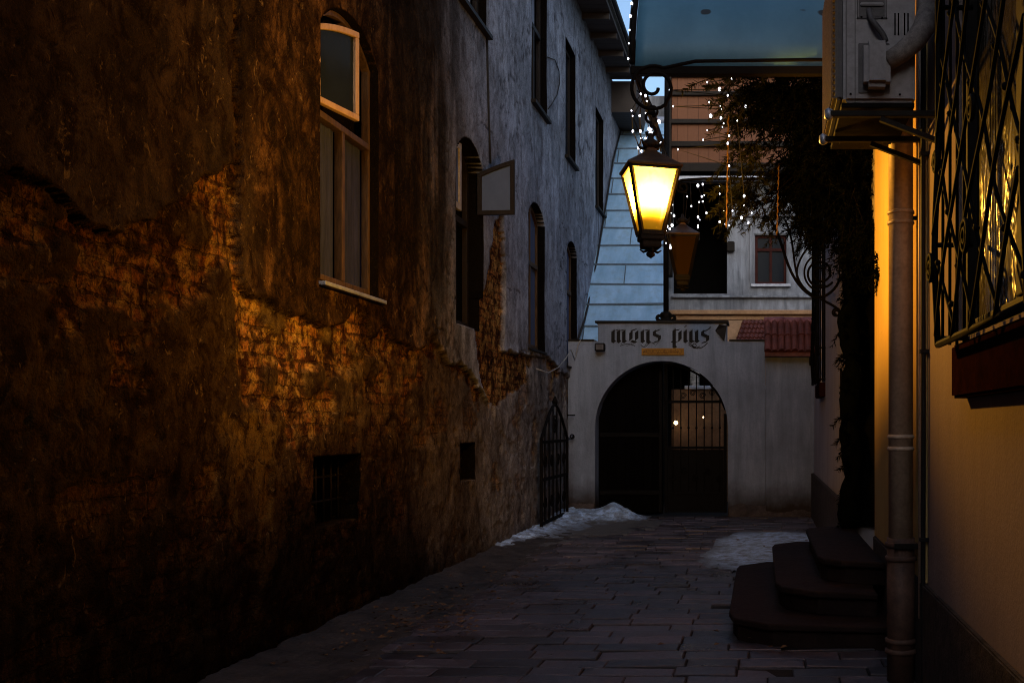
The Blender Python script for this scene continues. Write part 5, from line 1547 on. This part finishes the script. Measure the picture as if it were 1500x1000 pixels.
def garland():
    root = thing('conifer_garland', (.5, 9, 3.4), 'bushy dark conifer garland hanging over the doorway under the awning', 'garland')
    P = lambda px, py, Y: tuple(W(px, py, Y))
    cl = [
        (P(1170, 140, 8.6), (.36, .45, .20), 110, (-.5, -.2, -.3), .28, 62),
        (P(1230, 200, 8.7), (.34, .5, .34), 150, (-.4, -.3, -.4), .28, 62),
        (P(1200, 260, 9.3), (.34, .4, .30), 120, (-.5, -.3, -.5), .28, 60),
        (P(1250, 300, 9.0), (.26, .5, .34), 150, (-.3, -.3, -.6), .26, 60),
        (P(1272, 350, 8.8), (.12, .5, .20), 90, (-.2, -.2, -.8), .18, 56),
        (P(1105, 150, 8.6), (.22, .3, .26), 34, (-.8, -.1, -.2), .30, 60),
        (P(1110, 225, 8.8), (.20, .3, .14), 26, (-.8, -.2, -.5), .28, 60),
        (P(1130, 285, 9.2), (.34, .3, .16), 46, (-.7, -.1, -.5), .30, 60),
        (P(1095, 275, 8.9), (.12, .2, .14), 18, (-.9, -.1, -.45), .28, 64),
        (P(1185, 325, 9.4), (.12, .3, .12), 14, (-.4, -.1, -.8), .20, 50),
        (P(1296, 385, 8.05), (.05, .12, .07), 14, (.1, -.5, -.7), .14, 50),
        (P(1075, 120, 8.4), (.3, .3, .05), 22, (-.8, -.1, .05), .24, 56),
    ]
    lit = [c for c in cl if c[0][0] < .12]
    dense = [(c, r_, int(n_ * 2.3), d_, l_, k_) for c, r_, n_, d_, l_, k_ in cl if c[0] >= .12]
    needle_mesh('foliage', M['leaf'], root, lit, 5)
    needle_mesh('foliage', M['leaf_dark'], root, dense + [(P(1240, 150, 9.4), (.5, .3, .4), 150, (-.4, -.3, -.4), .3, 50), (P(1275, 315, 9.6), (.20, .3, .42), 150, (-.2, -.3, -.5), .22, 50)], 6)
    b = MB()
    random.seed(21)
    for k in range(7):
        a = W(1290 - 6 * k, 150 + 12 * (k % 7), 9.2 + .08 * (k % 5)); e = W(1070 + 9 * k, 235 + 9 * (k * 5 % 11), 8.7 + .1 * (k % 4))
        b.tube(bez(a, a.lerp(e, .3) + Vector((0, 0, .14)), a.lerp(e, .7) + Vector((0, .05, .16)), e, 10), [.014 - .0011 * i for i in range(11)], 5)
    b.build('branches', M['twig'], root)
    # the same greenery wound down the far jamb of the door
    t = thing('door_garland', (.86, 9.95, .51), 'dark rough conifer garland wound down the far door jamb to the top step', 'garland')
    b = MB(); pts = []; rr = []
    for i in range(40):
        z = .51 + i * .068
        pts.append((.865 + .02 * sin(z * 7), 9.86 + .02 * sin(z * 5 + 1), z)); rr.append(.098 + .016 * sin(z * 11) + .012 * sin(z * 23))
    b.tube(pts, rr, 12); b.build('core', M['leaf_dark'], t)
    cl = [((.855, 9.85, .62 + .26 * k), (.085, .10, .15), 15, (-.2, -.3, -.7), .12, 34) for k in range(10)]
    needle_mesh('foliage', M['leaf_dark'], t, cl, 9)


def bulbs(root, pts, wires, r=.0095):
    if wires:
        b = MB()
        for w in wires: b.tube(w, .0042, 4)
        b.build('wire', M['cable'], root)
    me = None
    for i, p in enumerate(pts):
        p = Vector(p)
        if me is None:
            b = MB(); b.ball((0, 0, 0), r, 7, 5, 1.35)
            o = b.build('bulb', M['bulb'], None); me = o.data
        else:
            o = bpy.data.objects.new('bulb', me); COL.objects.link(o)
        o.parent = root
        o.location = p - root.location
        s = random.choice((.5, .6, .7, .85, 1.0, 1.25)); o.scale = (s, s, s)


def fairy_lights():
    random.seed(5)
    # icicle drops along the open side of the awning
    t = thing('icicle_lights', (-.9, 8.4, 4.0), 'white icicle fairy lights dropping from the open left side of the awning', 'fairy lights')
    pts = []; wires = [[(-.90, 7.34, 3.98), (-.90, 8.6, 3.97), (-.90, 9.98, 3.98)]]
    for k in range(17):
        y = 7.45 + k * .155; x = -.90 + random.uniform(-.05, .05); n = random.choice((3, 4, 5, 6, 5))
        w = [(x, y, 3.98)]
        z = 3.98 - random.uniform(.02, .1)
        for j in range(n):
            p = (x + random.uniform(-.05, .05), y + random.uniform(-.03, .03), z)
            pts.append(p); w.append(p); z -= random.uniform(.07, .16)
        wires.append(w)
    bulbs(t, pts[:90], wires)
    t = thing('icicle_lights', (-.9, 9.9, 4.0), 'longer dense drops of white fairy lights at the far corner of the awning', 'fairy lights')
    pts = []; wires = []
    for k in range(9):
        x, y, z = -.93 + random.uniform(-.05, .07), 9.55 + .05 * k, 3.95
        w = [(x, y, 3.98)]
        for j in range(random.choice((5, 6, 7))):
            p = (x + random.uniform(-.035, .035), y, z); pts.append(p); w.append(p); z -= random.uniform(.08, .17)
        wires.append(w)
    bulbs(t, pts, wires, .0095)
    # drops on the far bracket
    t = thing('icicle_lights', (-.4, 11.25, 4.1), 'short white fairy light drops in front of the black opening above the far lantern', 'fairy lights')
    pts = []; wires = [[tuple(W(985, 266, 11.3)), tuple(W(1030, 269, 11.3)), tuple(W(1120, 268, 11.3))]]
    for px, ps in ((986, (276, 300, 316, 330)), (1004, (288, 322, 345)), (1011, (302,)), (1025, (272, 288, 296, 318, 322, 330, 333)), (1032, (270, 286, 295, 312)), (1054, (274, 284, 300, 325)), (1062, (290, 310, 328))):
        w = [tuple(W(px, 267, 11.3))]
        for py in ps:
            p = W(px + random.uniform(-3, 3), py, 11.3 + random.uniform(-.05, .05)); pts.append(p); w.append(tuple(p))
        wires.append(w)
    bulbs(t, pts, wires, .0115)
    # string wound through the garland
    t = thing('string_lights', (.1, 8.5, 3.9), 'loose string of white fairy lights through the left of the garland', 'fairy lights')
    src = [(981, 132), (986, 156), (993, 219), (1036, 121), (1072, 116), (1054, 131), (1066, 140), (1039, 150), (1055, 155), (1056, 160), (1092, 156), (1041, 170), (1056, 173), (1060, 181), (1058, 186), (1080, 177), (1036, 191), (1030, 205), (1068, 199), (1066, 210), (1068, 243), (1090, 287), (1090, 301), (1073, 309), (1086, 319), (1096, 326), (1101, 312), (1160, 115), (1165, 140), (1068, 330)]
    pts = [W(px, py, 8.35 + random.uniform(-.15, .15)) for px, py in src]
    o = sorted(range(len(src)), key=lambda i: src[i][1])
    bulbs(t, pts, [[pts[i] for i in o if src[i][0] < 1075], [pts[i] for i in o if src[i][0] > 1078]], .0095)
    # along the awning hoop
    t = thing('string_lights', (-.92, 7.4, 4.4), 'fairy lights clipped along the left edge of the blue awning', 'fairy lights')
    hp = [(7.30, 4.10), (7.33, 4.22), (7.37, 4.33), (7.42, 4.45), (7.49, 4.57), (7.58, 4.70)]
    bulbs(t, [(-.945, y - .02, z) for y, z in hp], [[(-.945, y - .015, z) for y, z in hp]], .009)
    # gilt rope of tinsel
    for (px, y0, y1, Yd, lb) in ((1067, 168, 334, 8.3, 'glinting gold tinsel rope hanging at the left tip of the garland'), (1141, 240, 345, 8.9, 'faint gold tinsel rope hanging before the grey house window')):
        t = thing('tinsel_rope', W(px, y0, Yd), lb, 'tinsel rope')
        b = MB(); n = 30
        ptsr = [W(px + .7 * sin(i * 2.3) - (3 * i / n), y0 + (y1 - y0) * i / n, Yd) for i in range(n + 1)]
        b.tube(ptsr, [.004 + .006 * ((i * 7) % 3) / 2 for i in range(n + 1)], 6); b.build('rope', M['rope'], t)


# ================================================================== snow, leaning gate, litter
def snow_and_more():
    # bank of old snow along the foot of the house
    ys = np.linspace(11.6, 16.7, 150); xs = np.linspace(-3.25, -1.5, 90)
    X, Y = np.meshgrid(xs, ys)
    wd = np.interp(Y, [11.6, 12.2, 13.5, 14.8, 15.6, 16.3, 16.7], [.0, .30, .55, .72, 1.0, 1.35, 1.35]) + .20 * (fbm(Y * 2.5, X * 2.5, 4, 4) - .5)
    t = (X + 3.2) / np.maximum(wd, .02)
    hgt = np.interp(Y, [11.6, 12.2, 13.5, 15.0, 16.2, 16.7], [.02, .07, .085, .10, .16, .10])
    prof = sstep(1.0, .15, t)
    pk = .20 * np.exp(-((X + 2.25) / .34) ** 2 - ((Y - 16.05) / .45) ** 2)
    Z = hgt * prof * (.6 + .8 * fbm(X * 5, Y * 5, 8, 4)) + pk * (.7 + .6 * fbm(X * 8, Y * 8, 18, 3)) + .05 * (fbm(X * 14, Y * 14, 28, 4) - .5) * (prof + pk * 4 > .05) + .012
    ap = fbm(X * 3.2, Y * 1.9, 131, 5) + .55 * (1 - t / 1.9)
    apron = (ap > .50) & (t < 2.4) & (Y < 15.9)
    Z = np.where(apron, np.maximum(Z, .014 + .03 * np.clip(ap - .50, 0, .3)), Z)
    mask = (t < 1.05) | (pk > .03) | apron
    Z = np.where(mask, Z, -.05)
    dirt = np.clip(.62 * sstep(.9, 1.25, t) * (pk < .03) + sstep(.05, .0, Z - .03) * .7 + sstep(.52, .62, fbm(X * 7, Y * 7, 77, 4)) * .5, 0, 1)
    o = grid_mesh('snow_bank', X, Y, Z, M['snow'], {'dirt': dirt}, mask=mask)
    tag(o, 'crusted bank of old snow along the foot of the old house', 'snow')
    # thin ice sheet by the steps and grey slush film before the snow bank
    ys = np.linspace(10.2, 14.4, 100); xs = np.linspace(-.75, .86, 60)
    X, Y = np.meshgrid(xs, ys)
    k = fbm(X * 2.2, Y * 1.3, 6, 5) - 1.15 * np.sqrt(((X - .45) / 1.35) ** 2 + ((Y - 12.2) / 2.3) ** 2) + .80
    mask = k > .33
    Z = np.where(k > .30, .016 + .05 * np.clip(k - .30, 0, .4) + .012 * (fbm(X * 16, Y * 16, 9, 3) - .5), -.03)
    dirt = np.clip(sstep(.66, .33, k) * .8 - .08 + .35 * (fbm(X * 9, Y * 9, 19, 3) - .5), 0, .9)
    o = grid_mesh('ice_patch', X, Y, Z, M['snow'], {'dirt': dirt}, mask=mask)
    tag(o, 'thin patch of bluish ice on the paving behind the steps', 'ice')
    # open iron gate leaf folded against the wall
    g = thing('iron_gate_leaf', (-3.03, 14.9, 0), 'ornate black iron gate leaf with pointed arched top folded against the old house', 'gate')
    x = -3.02; y0, y1 = 14.05, 15.95
    top = lambda u: 1.28 + (.52 * (1 - abs(2 * u - 1) ** 1.5) if .0 < u < 1 else 0)
    b = MB()
    b.box(x - .02, x + .02, y0, y0 + .045, .06, top(.0) + .04); b.box(x - .02, x + .02, y1 - .045, y1, .06, top(1) + .04)
    for z in (.12, .72, 1.24): b.box(x - .018, x + .018, y0 + .046, y1 - .046, z, z + .04)
    b.tube([(x, y0 + (y1 - y0) * i / 24, top(i / 24)) for i in range(25)], .022, 6)
    b.build('frame', M['iron'], g)
    for k in range(6):
        u = (k + .9) / 6.8; y = y0 + (y1 - y0) * u
        b = MB(); b.tube([(x, y, .14), (x, y, top(u))], .011, 6)
        b.build('bar', M['iron'], g)
    b = MB()
    for k in range(4):
        y = y0 + .28 + k * .45
        b.tube(scroll((x - .001, y, .98), .10, .015, 0, 4.2 * pi, 26, 'yz'), .011, 5); b.tube(scroll((x - .001, y, .42), .10, .015, pi, 5.2 * pi, 26, 'yz'), .011, 5)
    b.tube(scroll((x, 15.0, 1.50), .15, .02, 0, 5 * pi, 30, 'yz'), .013, 5)
    b.lathe((x, 15.0, 1.79), [(.03, 0), (.045, .05), (.01, .13)], 8)
    b.build('scrollwork', M['iron'], g)
    for (py, lb) in ((608, 'straight iron pin sticking out beside the folded gate leaf'), (642, 'curled iron hook sticking out low beside the folded gate leaf')):
        h = W(830, py, GY); t = thing('wall_hook', (h.x, GY - .05, h.z), lb, 'hook')
        b = MB()
        if py < 620: b.tube([(h.x + .02, GY, h.z), (h.x + .02, GY - .10, h.z), (h.x + .16, GY - .11, h.z)], .012, 6)
        else: b.tube([Vector((h.x, GY, h.z)), Vector((h.x, GY - .08, h.z)), Vector((h.x + .07, GY - .08, h.z))] + scroll((h.x + .10, GY - .08, h.z + .035), .04, .015, -.5 * pi, 2.2 * pi, 18), .011, 6)
        b.build('rod', M['iron'], t)
    # dead leaves swept together in the gutter
    r = np.random.default_rng(4); b = MB()
    for k in range(420):
        if k < 230: c = np.array([-2.55 + r.normal() * .26, 7.5 + r.normal() * .55])
        elif k < 320: c = np.array([-2.5 + r.normal() * .3, 9.4 + r.normal() * .9])
        else: c = np.array([r.uniform(-3, .6), r.uniform(6.3, 14)])
        if c[0] < -3.1: continue
        a = r.uniform(0, 6.28); s = r.uniform(.014, .034); z = .045 if c[0] < -2.45 else .026
        z += r.uniform(0, .016)
        d = np.array([cos(a), sin(a)]); e = np.array([-sin(a), cos(a)])
        q = [(*(c - d * s), z), (*(c + e * s * .6), z + r.uniform(0, .015)), (*(c + d * s), z + r.uniform(0, .012)), (*(c - e * s * .6), z + r.uniform(0, .015))]
        b.add(q, [(0, 1, 2, 3)])
    o = b.build('dead_leaves', M['leaf_litter']); tag(o, 'scattered dead leaves lying in the gutter and on the paving', 'leaves', kind='stuff')


def behind_camera():
    """unseen house added behind the viewer to block sky light"""
    h = thing('sky_block_house', (-1, -13.2, 0), 'added unseen house closing the near end of the alley, blocking sky light', 'house')
    b = MB(); b.box(-9, 7, -18, -13.05, -.05, 8); b.build('wall', M['ochre_far'], h)  # added out of view to keep sky light off the near walls
    b = MB(); b.box(-9.2, 7.2, -18.2, -12.8, 8.01, 8.25); b.build('roof', M['soffit'], h)  # roof of the added unseen house
    b = MB(); b.box(-1.8, -.6, -13.04, -12.98, 0, 2.2); b.build('door', M['wood_dark'], h)  # door of the added unseen house


# ================================================================== light, sky, camera
LAMP_W, LAMP_LO, LAMP_HI, LAMP_MIN = 1350, -.72, -.35, .006
SUN_E, SUN_Z = 42, 172           # elevation and azimuth of the weak blue dusk light from behind the viewer


def world():
    w = bpy.data.worlds.new('World'); sc.world = w; w.use_nodes = True
    nt = w.node_tree; nt.nodes.clear()
    out = nt.nodes.new('ShaderNodeOutputWorld'); bg = nt.nodes.new('ShaderNodeBackground')
    sky = nt.nodes.new('ShaderNodeTexSky'); sky.sky_type = 'NISHITA'; sky.sun_disc = False
    sky.sun_elevation = R(SKY_E); sky.sun_rotation = R(SUN_Z); sky.air_density = 1.0; sky.dust_density = 2.5; sky.ozone_density = 2.5
    mx = nt.nodes.new('ShaderNodeMixRGB'); mx.blend_type = 'MULTIPLY'; mx.inputs[0].default_value = 1; mx.inputs[2].default_value = SKY_TINT
    nt.links.new(sky.outputs[0], mx.inputs[1]); nt.links.new(mx.outputs[0], bg.inputs[0]); bg.inputs[1].default_value = SKY_S
    nt.links.new(bg.outputs[0], out.inputs[0])
    ld = bpy.data.lights.new('sun', 'SUN'); ld.energy = SUN_S; ld.angle = R(50); ld.color = (.55, .78, 1.0)
    lo = bpy.data.objects.new('sun', ld); COL.objects.link(lo)
    e, a = R(SUN_E), R(SUN_Z)
    d = Vector((sin(a) * cos(e), cos(a) * cos(e), sin(e)))
    lo.rotation_euler = d.to_track_quat('Z', 'Y').to_euler()


SKY_E, SKY_S, SKY_TINT, SUN_S = 24, .15, (1.55, 1.55, 1.5, 1), .22


def camera():
    cd = bpy.data.cameras.new('camera'); co = bpy.data.objects.new('camera', cd); COL.objects.link(co)
    co.location = (0, 0, EYE); co.rotation_euler = (R(90), 0, 0)
    cd.sensor_width = 36; cd.sensor_fit = 'HORIZONTAL'; cd.lens = 36 * F / 1500
    cd.shift_x = (750 - CX) / 1500; cd.shift_y = (CY - 500) / 1500
    cd.clip_end = 800; cd.clip_start = .05
    sc.camera = co


def split_islands(prefix, new):
    for o in [o for o in bpy.data.objects if o.type == 'MESH' and o.name.split('.')[0] == prefix]:
        me = o.data; n = len(me.vertices); par = list(range(n))
        def find(a):
            while par[a] != a: par[a] = par[par[a]]; a = par[a]
            return a
        for e in me.edges:
            a, b = find(e.vertices[0]), find(e.vertices[1])
            if a != b: par[a] = b
        groups = {}
        for p in me.polygons: groups.setdefault(find(p.vertices[0]), []).append(p)
        for ps in groups.values():
            ids = sorted({v for p in ps for v in p.vertices}); mp = {v: i for i, v in enumerate(ids)}
            m2 = bpy.data.meshes.new(new); m2.from_pydata([me.vertices[v].co[:] for v in ids], [], [[mp[v] for v in p.vertices] for p in ps])
            m2.polygons.foreach_set('use_smooth', [p.use_smooth for p in ps])
            m2.materials.append(me.materials[0])
            c = bpy.data.objects.new(new, m2); COL.objects.link(c); c.parent = o.parent
            for md in o.modifiers:
                k = c.modifiers.new(md.name, md.type); k.width = md.width; k.segments = md.segments; k.limit_method = md.limit_method; k.angle_limit = md.angle_limit
        bpy.data.objects.remove(o)


build_materials()
setting()
old_house()
gate_wall()
beyond()
right_house()
steps()
drainpipe()
air_conditioner()
lanterns()
awning()
garland()
fairy_lights()
snow_and_more()
behind_camera()
world()
camera()
for a, c in (('rosettes', 'rosette'), ('rafter_ends', 'rafter_end'), ('rubber_foot', 'rubber_foot_pad'), ('shade_reveal', 'shade_reveal_board'), ('screw', 'screw_head'), ('scrollwork', 'scroll'), ('bracket', 'support_bracket')): split_islands(a, c)

sc.view_settings.view_transform = 'Standard'
sc.view_settings.look = 'None'
sc.view_settings.exposure = 0
sc.view_settings.gamma = 1
sc.cycles.use_denoising = True
sc.cycles.denoising_input_passes = 'RGB_ALBEDO_NORMAL'
sc.cycles.denoising_prefilter = 'NONE'
try: sc.cycles.denoiser = 'OPENIMAGEDENOISE'
except Exception: pass
sc.cycles.filter_width = 1.1
sc.cycles.max_bounces = 6
sc.cycles.diffuse_bounces = 3
sc.cycles.transparent_max_bounces = 12
sc.cycles.sample_clamp_indirect = .35
